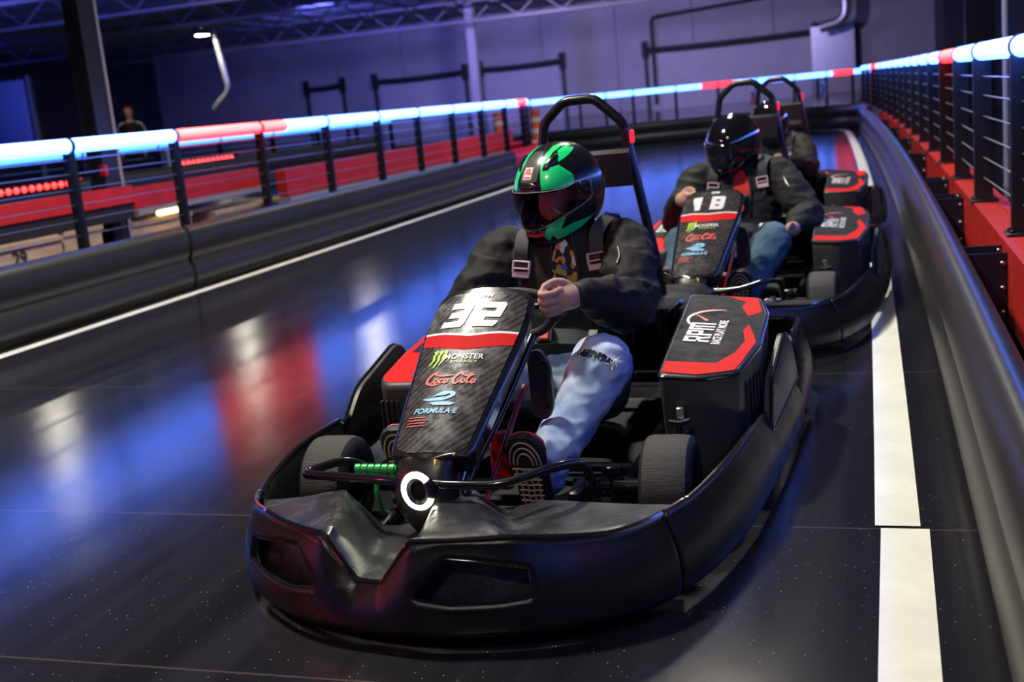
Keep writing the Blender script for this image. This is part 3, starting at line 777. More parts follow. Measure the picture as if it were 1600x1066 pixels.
def build_kart(num, label, loc, rz):
    K = thing('racing_kart', label, 'racing kart', loc, rz, None)
    # ---- chassis
    m = MB().box((.0, .38, .045), (.62, 1.5, .012))
    m.build('floor_tray', M['matteblack'], K)
    m = MB()
    for s in (-1, 1):
        m.tube(fillet([(s * .10, -.5, .075), (s * .24, -.38, .075), (s * .30, .2, .075), (s * .30, 1.3, .085)], .1), .015, 10)
    m.tube([(-.30, .3, .075), (.30, .3, .075)], .014, 8); m.tube([(-.34, 1.07, .14), (.34, 1.07, .14)], .018, 10); m.tube([(-.3, -.02, .09), (.3, -.02, .09)], .015, 8)
    m.build('chassis_frame', M['black'], K)
    # ---- bumpers
    fb = bumper_mesh(lambda p: p.y < -.42, 'front_bumper', K, M['bumper'], True)
    for x, y in ((-.205, -.665), (-.195, -.668), (.122, -.690), (.122, -.692)): pass
    for bx, zs in ((-.20, (.075, .047)), (.10, (.084, .055))):
        for z in zs:
            yb = front_y(bx) - .006
            MB().lathe([(.001, -.006), (.006, -.006), (.007, 0), (.0115, 0), (.0115, .012)], (bx, yb, z), 'y', 14).build('bolt', M['black'], fb)
    bumper_mesh(lambda p: p.y >= -.425, 'side_bumper', K, M['bumper'], False)
    # ---- nose fairing with two humps and a central channel
    m = MB(); rings = []
    nx = 106
    for i in range(nx + 1):
        x = -.525 + 1.05 * i / nx; yf = front_y(x) + .045; yb = -.275 - .03 * min(1, abs(x) / .4) + (.16 if x > .42 else 0) * 0; yb = max(yb, yf + .05)
        lz = min(lip_z(x, -.6), .226)
        r = [(x, yf + .004, .05), (x, yf - .002, .085), (x, yf + .002, .12)]
        zf0 = nose_z(x, 0)
        if zf0 > .15: r += [(x, yf + .012, zf0 - .035), (x, yf + .028, zf0 - .010)]
        else: r += [(x, yf + .006, zf0 - .004), (x, yf + .028, zf0)]
        for k in range(0, 7):
            v = k / 6; y = yf + .05 + (yb - yf - .05) * v
            r.append((x, y, nose_z(x, v)))
        r += [(x, yb + .006, nose_z(x, 1) - .012), (x, yb + .010, .07)]
        rings.append([Vector(p) for p in r])
    m.loft(rings, False, ringclosed=False)
    m.build('nose_fairing', M['deckplastic'], K, 32)
    # ---- wheel guards (upright fins on the side bumper)
    for s, xo in ((1, .655), (-1, -.628)):
        pl = fillet([(.36, .150, 0), (.49, .268, 0), (.84, .338, 0), (.935, .285, 0), (.955, .170, 0)], .05, 5, True)
        m = MB(); a = []; b = []; a2 = []
        for p in pl:
            lean = (p.y - .17) * .12
            xx = xo + (p.x - .36) * .055 * s - s * lean
            a.append(Vector((xx + s * .008, p.x, p.y))); b.append(Vector((xx - s * .010, p.x, p.y)))
        ca = sum(a, Vector()) / len(a); cb = sum(b, Vector()) / len(b)
        ai = [p.lerp(ca, .12) + Vector((s * .004, 0, 0)) for p in a]; bi = [p.lerp(cb, .12) - Vector((s * .004, 0, 0)) for p in b]
        m.loft([bi, b, a, ai], True)
        w = m.build('wheel_guard', M['finplastic'], K, 40)
        MB().tube(a + [], .006, 6, closed=True).build('edge_trim', M['tubeblack'], w)
    # ---- side pods
    pr = pod('side_pod', POD_R, pod_z, K); plo = pod('side_pod', POD_L, pod_zl, K)
    zt = lambda off: (lambda x, y: (x, y, pod_z(x, y) + off))
    carbon_poly = inset(rounded(POD_R, .03), .018)
    finish(poly_mesh([carbon_poly], lambda x, y: (x, y, pod_z(x, y) + .0012), .05), 'carbon_panel', M['carbonfine'], pr, 180, False)
    red1 = [[(.405, .212), (.500, .207), (.548, .232), (.536, .305), (.40, .300)], [(.548, .232), (.590, .258), (.600, .32), (.575, .40), (.536, .305)], [(.575, .40), (.600, .32), (.622, .495), (.612, .55), (.59, .505)], [(.59, .505), (.612, .55), (.585, .66), (.575, .60)],
            [(.575, .74), (.61, .79), (.585, .94), (.49, .95), (.555, .89), (.545, .84)]]
    finish(poly_mesh(red1, lambda x, y: (x, y, pod_z(x, y) + .0024), .05), 'red_decal', M['reddecal'], pr, 180, False)
    # lettering runs from front to rear, tops towards the seat
    tm = lambda ox, oy, off: (lambda u, v: (ox - v, oy + u, pod_z(ox - v, oy + u) + off))
    sc = .074
    finish(poly_mesh([[((x - .0) * sc * 1.02 + .04 * y * sc, y * sc) for x, y in p] for p in RPM_POLYS], tm(.492, .475, .0034), .03), 'logo_lettering', M['white'], pr, 180, False)
    finish(text_mesh('RACE PLAY MORE', .034, tm(.513, .572, .0034), .0011, 0, .83, .03), 'slogan_lettering', M['white'], pr, 180, False)
    g = stroke_polys(arc(.148, -.005, .10, .088, 158, -8, 26), .003, .009)
    finish(poly_mesh(g, tm(.485, .545, .0034), .03), 'gauge_arc', M['white'], pr, 180, False)
    g = stroke_polys(arc(.148, -.005, .092, .08, 75, -14, 16), .002, .006) + [[(.128, .028), (.136, .018), (.205, .075)]]
    finish(poly_mesh(g, tm(.485, .545, .0036), .03), 'gauge_needle', M['cocared'], pr, 180, False)
    # edge trim picks up the blue light
    e = [(p[0], p[1], pod_z(*p) - .008) for p in inset(rounded(POD_R), .001)]
    MB().tube(e, .005, 6, closed=True).build('edge_trim', M['tubeblack'], pr)
    # vents on the outer face
    for k in range(5):
        t = .24 + k * .15; a = Vector((.600, .27, 0)).lerp(Vector((.632, .52, 0)), t); b = Vector((.600, .27, 0)).lerp(Vector((.632, .52, 0)), t + .06)
        MB().box(((a.x + b.x) / 2 - .004, (a.y + b.y) / 2, .225), (.02, (b - a).length, .16), bev=.004).build('vent_rib', M['matteblack'], pr)
    # latch on the front face
    lt = MB().box((.452, .188, .262), (.022, .012, .034), bev=.003)
    lt.build('latch_plate', M['steel'], pr)
    lt = MB().tube([(.425, .165, .246), (.452, .163, .243), (.480, .166, .250)], .0065, 8); lt.tube([(.452, .164, .243), (.452, .168, .185)], .008, 10); lt.ball((.440, .17, .214), .009, 8, 6); lt.ball((.466, .17, .214), .009, 8, 6); lt.box((.452, .18, .19), (.018, .03, .05), bev=.004)
    lt.build('latch_handle', M['black'], pr)
    finish(poly_mesh([inset(rounded(POD_L, .03), .016)], lambda x, y: (x, y, pod_zl(x, y) + .0012), .05), 'red_decal', M['reddecal'], plo, 180, False)
    finish(poly_mesh([[(-.30, .48), (-.42, .48), (-.42, .9), (-.30, .9)]], lambda x, y: (x, y, pod_zl(x, y) + .0024), .05), 'carbon_panel', M['carbonfine'], plo, 180, False)
    finish(poly_mesh([[(x * sc * 1.0 - .08, y * sc - .03) for x, y in p] for p in RPM_POLYS], lambda u, v: (-.36 - v, .69 + u, pod_zl(-.36, .69 + u) + .0034), .03), 'logo_lettering', M['white'], plo, 180, False)
    for k in range(4):
        MB().box((-.405 - .000 * k, .197 + .002 * k, .22), (.006, .02, .17), bev=.002).xform(Matrix.Translation((k * .016, 0, 0))).build('vent_rib', M['matteblack'], plo)
    # ---- number panel
    rings = []; nv, nu = 44, 26
    for i in range(nv + 1):
        v = -.035 + 1.07 * i / nv
        e = max(0, (abs(v - .5) - .47) / .066); k = math.sqrt(max(.66 if v > .5 else .16, 1 - min(1, e) ** 4)) if e > 0 else 1
        w = lerp_tab(P_W, v) * k
        ring = []
        for j in range(nu + 1):
            u = -1 + 2 * j / nu
            vv = v + .010 * (1 - u * u) * (1 if v > .9 else (-.6 if v < .06 else 0)) * min(1, abs(v - .5) * 2)
            edge = .010 * max(0, (abs(u) - .9) / .1) ** 2
            ring.append(P_B + P_D * vv + Vector((u * w, 0, 0)) + P_N * (.016 * (1 - u * u) - edge))
        for j in range(nu + 1):
            u = 1 - 2 * j / nu
            ring.append(P_B + P_D * v * .97 + Vector((u * w * .90, 0, 0)) - P_N * (.060 - .02 * (1 - u * u)))
        rings.append(ring)
    pn = MB().loft(rings, True).build('number_panel', M['tubeblack'] if False else mat('panel_gloss_black', (.014, .014, .016), .22, coat=.6, rvar=.06), K, 40)
    Lm = P_LEN
    def poly_dec(name, polys, m_, off, ml=.02): return finish(poly_mesh(polys, pmap(off), ml), name, m_, pn, 180, False)
    cb = [(-.078, .012), (-.045, -.004), (.045, -.004), (.078, .012), (.084, .05), (.1165, .375), (.116, .43), (.108, .485), (.075, .506), (-.075, .506), (-.108, .485), (-.116, .43), (-.1165, .375), (-.084, .05)]
    # cut in strips so the fill follows the curved panel
    strips = []
    left = sorted([p for p in cb if p[0] < 0], key=lambda p: p[1]); 
    ys = [-.004 + .484 * k / 40 for k in range(41)]
    wf = lambda y: lerp_tab([(-.004, .050), (.012, .088), (.05, .094), (.36, .124), (.42, .124), (.462, .117), (.480, .08)], y)
    for a, b in zip(ys, ys[1:]): strips.append([(-wf(a), a), (wf(a), a), (wf(b), b), (-wf(b), b)])
    poly_dec('carbon_panel', strips, M['carbon'], .0015)
    def band(y0f, y1f, n=24):
        out = []
        for k in range(n):
            x0 = -1 + 2 * k / n; x1 = -1 + 2 * (k + 1) / n
            q = []
            for xx, f in ((x0, y0f), (x1, y0f), (x1, y1f), (x0, y1f)):
                y = f(xx); q.append((xx * wf(y), y))
            out.append(q)
        return out
    cen = lambda x: -.010 * max(0, 1 - abs(x) * 1.6)
    poly_dec('red_band', band(lambda x: .304 + .010 * x * x + cen(x) * .8, lambda x: .348 + cen(x)), M['reddecal'], .0024)
    poly_dec('white_stripe', band(lambda x: .348 + cen(x), lambda x: .3545 + cen(x)), M['white'], .0026)
    w_, h_, t_ = .060, .078, .019
    dp = []
    for k, ch in enumerate(num): dp += digit_polys(ch, -.076 + k * .086 - .012, .368, w_, h_, t_, .20 if num == '32' else .03)
    poly_dec('race_number', dp, M['white'], .0034)
    finish(text_mesh('RPM', .016, lambda u, v: panel_pt(.008 + u, (.468 + v) / Lm, .003), .0008, .2, 1.2), 'small_logo', M['white'], pn, 180, False)
    # three green claw strokes
    claws = []
    for k in range(3):
        x = -.078 + k * .013
        claws += stroke_polys([(x + .008, .296), (x + .009, .288), (x + .004, .280), (x + .006, .265), (x - .002, .25 - .008 * (k == 1))], .0035, .008)
        claws.append([(x - .002, .292), (x + .009, .298), (x + .012, .291), (x + .004, .287)])
    poly_dec('claw_logo', claws, M['lime'], .0034)
    finish(text_mesh('MONSTER', .0215, lambda u, v: panel_pt(.006 + u, (.274 + v) / Lm, .0034), .0003, 0, 1.05), 'sponsor_lettering', M['white'], pn, 180, False)
    finish(text_mesh('ENERGY', .010, lambda u, v: panel_pt(.010 + u, (.259 + v) / Lm, .0034), .0002, 0, 1.5, spacing=1.4), 'sponsor_lettering', M['lime'], pn, 180, False)
    sp = []
    def S_(pts, w0=.0022, w1=.0052): 
        p = smooth_path([(a * .0105 - .070, b * .0105 + .194, 0) for a, b in pts], 5); return stroke_polys(p, w0, w1)
    o_ = lambda x: S_([(x + .8, 1.2), (x + .2, 1.1), (x, .5), (x + .4, .1), (x + .9, .6), (x + .8, 1.2)])
    c_ = lambda x: S_([(x + .9, 1.0), (x + .5, 1.2), (x, .6), (x + .4, .1), (x + 1.0, .5)])
    a_ = lambda x: S_([(x + .9, 1.1), (x + .3, 1.1), (x, .5), (x + .3, .1), (x + .8, .6), (x + 1.0, 1.2), (x + .8, .4), (x + 1.2, .2)])
    C_ = lambda x: S_([(x + 1.7, 2.4), (x + 2.2, 2.9), (x + 1.4, 2.9), (x + .3, 1.6), (x + .2, .4), (x + .9, -.1), (x + 1.8, .6)], .003, .0075)
    sp += C_(0) + o_(2.0) + c_(3.3) + a_(4.5) + C_(6.6) + o_(8.7) + S_([(10.0, .1), (10.2, 1.2), (10.9, 2.6), (10.6, 2.7), (10.1, 1.0), (10.4, .1), (10.9, .4)]) + a_(11.2)
    sp += S_([(1.7, 2.6), (3.2, 2.1), (5.0, 2.2), (6.6, 2.3)]) + S_([(.5, -.1), (2.0, -.5), (3.4, -.2)]) + S_([(8.2, 2.6), (10.0, 2.1), (11.8, 2.5)]) + S_([(5.9, 1.15), (6.6, 1.25)])
    poly_dec('script_lettering', sp, M['cocared'], .0034)
    # pale blue double swoosh and the series name under it
    dE = [[(-.070, .148), (-.010, .1535), (-.012, .143), (-.052, .1415)], [(-.045, .1545), (-.020, .170), (.004, .170), (-.010, .1595), (-.016, .1585)], [(.004, .170), (.014, .1655), (.014, .157), (.004, .150), (-.010, .1435), (-.010, .1515), (.002, .159), (.0, .163), (-.010, .1595)],
          [(-.048, .1385), (-.010, .1405), (-.006, .134), (-.034, .1295)], [(-.010, .1405), (.022, .136), (.010, .129), (-.034, .1295), (-.012, .134)]]
    poly_dec('swoosh_logo', [[(x + .006, y) for x, y in p] for p in dE], M['cyan'], .0034)
    finish(text_mesh('FORMULA·E', .0205, lambda u, v: panel_pt(-.018 + u, (.113 + v) / Lm, .0034), .0006, .15, 1.02), 'sponsor_lettering', M['cyan'], pn, 180, False)
    tl = []
    for k in range(4): tl += [[(-.080, .070 + .008 * k), (-.080 + .05 - .006 * (k % 2), .070 + .008 * k), (-.080 + .05 - .006 * (k % 2), .0722 + .008 * k), (-.080, .0722 + .008 * k)]]
    poly_dec('small_print', tl, M['cocared'], .0034)
    # ---- steering
    sw = MB(); c = Vector((-.008, .275, .548)); ux = Vector((1, 0, 0)); uz = Vector((0, -.42, .907)); nz = ux.cross(uz)
    ringp = [c + ux * .118 * math.cos(a) + uz * .100 * math.sin(a) * (.50 if math.sin(a) > 0 else 1) for a in [2 * PI * k / 36 for k in range(36)]]
    sw.tube(ringp, .0135, 10, closed=True); w_o = sw.build('steering_wheel', M['rubberside'], K)
    h = MB()
    for a in (0, PI, 1.5 * PI): h.tube([c, c + (ux * math.cos(a) + uz * math.sin(a)) * .106], .009, 8)
    h.ball(c, (.035, .025, .035), 14, 8)
    for s in (-1, 1):
        g = MB(); e = c + ux * s * .115; g.tube([e - uz * .045, e + uz * .030], .016, 12); g.ball(e + uz * .03, .015, 10, 6); g.build('hand_grip', M['rubberside'], w_o)
    h.build('wheel_spokes', M['darksteel'], w_o)
    MB().tube([c, (-.02, .02, .40), (-.04, -.22, .16)], .012, 10).build('steering_column', M['steel'], K)
    kp = MB()
    pl = fillet([(.0, .455, 0), (.035, .465, 0), (.060, .42, 0), (.062, .31, 0), (.045, .27, 0), (.0, .28, 0)], .02, 4, True)
    rings = [[Vector((.072 + p.x, .10 + off, p.y)) for p in pl] for off in (0, .018)]
    kpo = kp.loft(rings).build('column_bracket', M['podplastic'], K)
    for z in (.43, .31): MB().lathe([(.001, -.004), (.006, -.004), (.007, 0), (.007, .004)], (.118, .098, z), 'y', 12).build('bolt', M['black'], kpo)
    for s in (-1, 1):
        m = MB().tube(fillet([(s * .085 + .01, .09, .50), (s * .06, -.10, .36), (s * .045 - .02, -.28, .25), (s * .045 - .035, -.34, .14)], .06, 5), .0125, 10)
        m.build('panel_strut', M['tubeblack'], K)
        m = MB().tube([(s * .075, .05, .38), (s * .055 - .02, -.23, .15)], .007, 8); m.build('frame_strut', M['redpaint'], K)
    # ---- head lamp pod
    rings = []
    for z, w, y in ((.318, .060, -.295), (.300, .074, -.308), (.280, .068, -.322), (.255, .072, -.334), (.225, .080, -.340), (.190, .076, -.338), (.160, .060, -.33), (.130, .040, -.32)):
        ring = []
        for k in range(24):
            a = 2 * PI * k / 24; cx, sy = math.cos(a), math.sin(a)
            ring.append(Vector((-.062 + w * math.copysign(abs(cx) ** .75, cx), y + .045 * math.copysign(abs(sy) ** .75, sy), z)))
        rings.append(ring)
    hl = MB().loft(rings).build('headlamp_housing', M['black'], K, 50)
    cc = Vector((-.062, -.392, .246)); a0, a1 = 40, 335
    tilt = lambda x, z: cc + Vector((x, -.10 * z, z))
    MB().tube([tilt(.033 * math.cos(math.radians(a0 + (a1 - a0) * k / 40)), .040 * math.sin(math.radians(a0 + (a1 - a0) * k / 40))) for k in range(41)], .0078, 10).build('headlamp_ring', M['ledwhite'], hl)
    MB().tube([tilt(.030 * math.cos(2 * PI * k / 30), .036 * math.sin(2 * PI * k / 30)) + Vector((0, .006, 0)) for k in range(30)], .012, 8, closed=True).build('ring_bezel', M['black'], hl)
    MB().tube(smooth_path([(-.045, -.34, .28), (-.043, -.385, .262), (-.040, -.390, .245), (-.045, -.385, .215)], 5), .003, 6).build('cable_lead', M['red'], hl)
    MB().tube(smooth_path([(-.035, -.33, .316), (-.028, -.352, .30), (-.03, -.345, .285)], 5), .0035, 6).build('cable_lead', mat('yellow_cable', (.8, .6, .03), .4), hl)
    # ---- nudge bar
    nb = fillet([(-.28, -.08, .17), (-.37, -.12, .235), (-.445, -.25, .236), (-.16, -.345, .255), (.0, -.375, .255), (.13, -.365, .252), (.255, -.30, .280), (.300, -.23, .262), (.305, -.16, .12)], .045, 6)
    MB().tube(nb, .0115, 12).build('nudge_bar', M['tubeblack'], K)
    # ---- pedals
    def pedal(x0, x1, m_, name, zz=.232):
        g = MB(); n = 6
        for k in range(n):
            a = x0 + (x1 - x0) * k / n; b = x0 + (x1 - x0) * (k + .72) / n
            g.tube([(a, -.195, zz), (b, -.195, zz)], .014, 10)
        g.tube([(x0, -.195, zz), (x1, -.195, zz)], .010, 8)
        xm = (x0 + x1) / 2
        g.tube(fillet([(xm, -.19, zz), (xm, -.215, zz - .06), (xm - .02, -.15, .10), (xm - .02, -.10, .075)], .02), .007, 8)
        return g.build(name, m_, K)
    pedal(-.312, -.200, M['green'], 'throttle_pedal'); pedal(.065, .165, M['red'], 'brake_pedal', .115)
    MB().box((.025, -.02, .20), (.06, .06, .15), bev=.012).build('pedal_box', M['red'], K)
    MB().box((.24, -.10, .115), (.03, .12, .10), bev=.006).build('heel_stop', M['black'], K)
    # ---- wheels, hubs
    tyre('tyre', (.452, .0, .128), .128, .132, K, steer=.02); tyre('tyre', (-.470, 0, .128), .128, .132, K, steer=.02)
    tyre('tyre', (.49, 1.07, .14), .14, .19, K); tyre('tyre', (-.49, 1.07, .14), .14, .19, K)
    for s in (-1, 1):
        m = MB().lathe([(.001, s * .20), (.022, s * .20), (.022, s * .27), (.030, s * .275), (.030, s * .30), (.020, s * .305), (.020, s * .38), (.001, s * .38)], (0, -.0, .125), 'x', 16)
        m.box((s * .30, .01, .165), (.05, .03, .03), bev=.006); m.tube([(s * .30, .05, .11), (s * .05, .10, .10)], .008, 8)
        m.build('steering_knuckle', M['tubeblack'], K)
    # ---- seat, roll bar, headrest, rear cover
    rings = []
    for (y, z, w, d) in ((.46, .125, .165, .05), (.58, .085, .175, .08), (.74, .070, .185, .11), (.88, .10, .19, .12), (.98, .24, .19, .10), (1.02, .42, .18, .07), (1.04, .56, .15, .03)):
        up = Vector((0, -.35, 1)) if z < .2 else Vector((0, -1, .25))
        up.normalize(); ring = []
        for k in range(17):
            u = -1 + k / 8; ring.append(Vector((u * w, y, z)) + up * (abs(u) ** 2.6 * d))
        rings.append(ring)
    so = MB().loft(rings, False, ringclosed=False).build('seat', M['seat'], K, 60)
    md = so.modifiers.new('shell', 'SOLIDIFY'); md.thickness = .012; md.offset = -1
    rb_ = fillet([(.265, 1.12, .10), (.238, 1.12, .50), (.152, 1.12, 1.003), (.060, 1.12, 1.090), (-.046, 1.12, 1.088), (-.120, 1.12, 1.020), (-.135, 1.12, .93), (-.235, 1.12, .50), (-.262, 1.12, .10)], .022, 4)
    ro = MB().tube(rb_, .0165, 14).build('roll_bar', M['rollbar'], K)
    MB().box((.184, 1.10, .955), (.012, .03, .045), bev=.004).build('tail_reflector', M['reflector'], ro)
    for x in (-.225, .225): MB().box((x, 1.09, .53), (.04, .03, .05), bev=.006).build('clamp', M['black'], ro)
    hr = []
    for k in range(13):
        u = -1 + k / 6; hr.append((u * .165 + .01, 1.085 - .02 * (1 - u * u)))
    m = MB(); rings = [[Vector((x, y + dy, z)) for x, y in hr] for z, dy in ((.795, 0), (.80, -.012), (.905, -.012), (.918, 0))]
    rings2 = [[Vector((x, y + .016, z)) for x, y in reversed(hr)] for z in (.795, .80, .905, .918)]
    m.loft([a + b for a, b in zip(rings, rings2)], True)
    m.build('headrest', mat('headrest_dark_red', (.016, .004, .005), .6), K)
    MB().box((.26, 1.16, .30), (.26, .34, .24), bev=.03).build('battery_cover', M['carbonfine'], K)
    MB().box((-.26, 1.16, .28), (.26, .34, .22), bev=.03).build('motor_cover', M['podplastic'], K)
    MB().tube([(.27, 1.0, .36), (.345, .93, .425)], .009, 8).build('brace_rod', M['steel'], K)
    return K

def harness(K, chest, lap=True):
    """chest(x,z) gives the y of the front of the jacket"""
    for s, pts in ((-1, [(-.13, .97, .64), (-.12, .87, .705), (-.108, .75, .700), (-.108, None, .655), (-.112, None, .60), (-.10, None, .53), (-.04, None, .45)]), (1, [(.155, .97, .64), (.150, .88, .715), (.142, .775, .715), (.132, None, .68), (.130, None, .61), (.11, None, .53), (.04, None, .45)])):
        path = smooth_path([Vector((x, (y if y else chest(x, z) - .012), z)) for x, y, z in pts], 5)
        rings = []
        for i, p in enumerate(path):
            t = (path[min(i + 1, len(path) - 1)] - path[max(0, i - 1)]).normalized(); n = Vector((0, -1, .25)); sd = t.cross(n).normalized(); n2 = sd.cross(t)
            rings.append([p + sd * .022 + n2 * .002, p - sd * .022 + n2 * .002, p - sd * .022 - n2 * .002, p + sd * .022 - n2 * .002])
        so = MB().loft(rings).build('harness_strap', M['strap'], K)
        b = MB(); x, z = (-.112, .590) if s < 0 else (.130, .603); y = chest(x, z) - .022
        rot = Matrix.Rotation(.12 * -s, 3, 'Y') @ Matrix.Rotation(-.15, 3, 'X')
        B = lambda c_, d_: b.box(Vector((x, y, z)) + rot @ Vector(c_), d_, rot, .003)
        B((0, 0, -.018), (.056, .010, .020)); B((-.026, 0, .008), (.007, .012, .04)); B((.026, 0, .008), (.007, .012, .04)); B((0, 0, .024), (.056, .010, .007)); B((0, -.006, .002), (.05, .006, .007))
        b.build('harness_buckle', M['buckle'], so)
    lp_ = smooth_path([(-.19, .72, .30), (-.14, .58, .36), (-.04, .535, .405), (.05, .535, .405), (.12, .575, .385), (.19, .70, .31)], 6)
    rings = []
    for i, p in enumerate(lp_):
        t = (lp_[min(i + 1, len(lp_) - 1)] - lp_[max(0, i - 1)]).normalized(); n = Vector((0, -.8, .6)); sd = t.cross(n).normalized(); n2 = sd.cross(t)
        rings.append([p + sd * .024 + n2 * .0025, p - sd * .024 + n2 * .0025, p - sd * .024 - n2 * .0025, p + sd * .024 - n2 * .0025])
    lo = MB().loft(rings).build('lap_belt', M['strap'], K)
    rot = Matrix.Rotation(-.6, 3, 'X')
    MB().box((.0, .520, .412), (.052, .022, .052), rot, .006).build('belt_buckle', M['black'], lo)
    MB().box((.0, .508, .417), (.028, .010, .030), rot, .003).build('release_button', M['cocared'], lo)
    MB().box((.135, .565, .390), (.03, .014, .055), rot, .003).build('belt_slider', M['steel'], lo)

K1 = build_kart('32', 'black electric kart numbered 32 with lit ring headlamp, nearest the camera', (-1.0, 2.757, 0), 0)
K2 = build_kart('18', 'black electric kart numbered 18 following behind the front kart', (-.755, 5.20, 0), math.radians(-1))
K3 = build_kart('38', 'hindmost black electric kart, mostly hidden behind kart 18', (-.825, 7.48, 0), math.radians(-3))
# ================================================================ people
M['skin'] = mat('skin', (0.50, 0.28, 0.20), 0.5, var=.12, vscale=30, bmp=.08, bscale=180)
M['jacket'] = mat('black_bomber_jacket', (0.0095, 0.0085, 0.008), 0.72, spec=.3, var=.25, vscale=9, bmp=.25, bscale=34)
M['jacketgrey'] = mat('charcoal_bomber_jacket', (0.012, 0.013, 0.012), 0.75, spec=.3, var=.25, vscale=9, bmp=.25, bscale=34)
M['hair'] = mat('dark_hair', (0.012, 0.009, 0.008), 0.6)
M['helmblack'] = mat('helmet_satin_black', (0.010, 0.010, 0.012), 0.26, coat=.5)
M['helmgloss'] = mat('helmet_gloss_black', (0.006, 0.006, 0.008), 0.08, coat=1.0)
M['helmgrey'] = mat('helmet_grey_graphic', (0.10, 0.095, 0.09), 0.25, coat=.6)
M['helmgreen'] = mat('helmet_green_graphic', (0.005, 0.80, 0.20), 0.3, coat=.5)
M['sole'] = mat('shoe_sole_rubber', (0.016, 0.015, 0.015), 0.6)
M['tread'] = mat('tan_tread', (0.46, 0.36, 0.26), 0.65)
M['shoeblack'] = mat('black_shoe_mesh', (0.014, 0.013, 0.014), 0.7, bmp=.3, bscale=250)
M['orange'] = mat('orange_red_shoe_panel', (0.75, 0.07, 0.03), 0.5)

def denim(name, dark, light, amt=.5):
    m, nt, b = new_mat(name)
    v = coord(nt); f = tex_noise(nt, v, 9, 5, .6); w = tex_noise(nt, coord(nt, (1, 1, 1)), 700, 2, .5)
    mx = N(nt, 'ShaderNodeMath', operation='MULTIPLY_ADD'); L(nt, w, mx.inputs[0]); mx.inputs[1].default_value = .25; L(nt, f, mx.inputs[2])
    L(nt, ramp(nt, mx.outputs[0], .42, dark, .42 + amt, light), b.inputs['Base Color'])
    b.inputs['Roughness'].default_value = .85; bump(nt, b, w, .15, .002); return m
M['denimlight'] = denim('washed_light_denim', (.16, .25, .44), (.62, .72, .84), .42)
M['denimdark'] = denim('mid_blue_denim', (.03, .075, .12), (.09, .17, .24), .5)
def print_mat():
    m, nt, b = new_mat('multicolour_shirt_print')
    vo = N(nt, 'ShaderNodeTexVoronoi'); vo.inputs['Scale'].default_value = 60; L(nt, coord(nt, (1, 1.6, .7)), vo.inputs['Vector'])
    hs = N(nt, 'ShaderNodeSeparateColor'); L(nt, vo.outputs['Color'], hs.inputs[0])
    r = N(nt, 'ShaderNodeValToRGB'); r.color_ramp.interpolation = 'CONSTANT'; el = r.color_ramp.elements
    el[0].position = 0; el[0].color = (.01, .01, .012, 1); el[1].position = .45; el[1].color = (.55, .25, .06, 1)
    for p, c in ((.55, (.30, .30, .06, 1)), (.65, (.03, .10, .40, 1)), (.75, (.6, .58, .5, 1)), (.87, (.01, .01, .01, 1))):
        e = el.new(p); e.color = c
    L(nt, hs.outputs[0], r.inputs[0]); L(nt, r.outputs[0], b.inputs['Base Color']); b.inputs['Roughness'].default_value = .8; return m
M['print'] = print_mat()
M['redshirt'] = mat('red_shirt', (.6, .03, .02), .8)
def visor_mat(name, tint, refl):
    m = bpy.data.materials.new(name); m.use_nodes = True; nt = m.node_tree; nt.nodes.clear()
    out = N(nt, 'ShaderNodeOutputMaterial'); mix = N(nt, 'ShaderNodeMixShader'); t = N(nt, 'ShaderNodeBsdfTransparent'); g = N(nt, 'ShaderNodeBsdfGlossy')
    fr = N(nt, 'ShaderNodeFresnel'); fr.inputs['IOR'].default_value = refl
    t.inputs[0].default_value = (*tint, 1); g.inputs['Roughness'].default_value = .04
    L(nt, fr.outputs[0], mix.inputs[0]); L(nt, t.outputs[0], mix.inputs[1]); L(nt, g.outputs[0], mix.inputs[2]); L(nt, mix.outputs[0], out.inputs[0]); return m
M['visor'] = visor_mat('smoked_visor', (.80, .68, .74), 1.5)
M['visordark'] = mat('mirror_visor', (.01, .012, .02), .05, .35, coat=1.0)

def remeshed(mb, voxel, name, smooth=4, wr=0.0, wfreq=16, seed=0, dens=None):
    """one continuous skin from overlapping limbs"""
    me = mb.mesh('tmp')
    bm = bmesh.new(); bm.from_mesh(me); bmesh.ops.recalc_face_normals(bm, faces=bm.faces); bm.to_mesh(me); bm.free()
    o = bpy.data.objects.new('tmp', me); COL.objects.link(o)
    r = o.modifiers.new('r', 'REMESH'); r.mode = 'VOXEL'; r.voxel_size = voxel
    dg = bpy.context.evaluated_depsgraph_get(); dg.update()
    out = bpy.data.meshes.new_from_object(o.evaluated_get(dg)); out.name = name
    bpy.data.objects.remove(o); bpy.data.meshes.remove(me)
    bm = bmesh.new(); bm.from_mesh(out)
    for _ in range(smooth): bmesh.ops.smooth_vert(bm, verts=bm.verts, factor=.5, use_axis_x=True, use_axis_y=True, use_axis_z=True)
    if wr:
        bm.normal_update()
        ds = []
        for v in bm.verts:
            p = v.co * wfreq + Vector((seed, 0, 0))
            k = dens(v.co) if dens else 1
            q = Vector((p.x * .7, p.y * .7, p.z * 1.6))
            d = (1 - abs(noise.noise(q)) * 2.2) * .6 + noise.noise(p * 2.3) * .35
            ds.append(v.normal * d * wr * k)
        for v, d in zip(bm.verts, ds): v.co += d
    bm.to_mesh(out); bm.free(); out.materials.clear(); return out

def limb(mb, pts, rad, n=14, sub=5, sq=None):
    p = smooth_path(pts, sub); m = len(p); tab = [(i / (len(rad) - 1), r) for i, r in enumerate(rad)]
    mb.tube(p, lambda t: lerp_tab(tab, t), n, sq=sq)
    mb.ball(p[0], rad[0] * .96, 12, 8); mb.ball(p[-1], rad[-1] * .96, 12, 8)

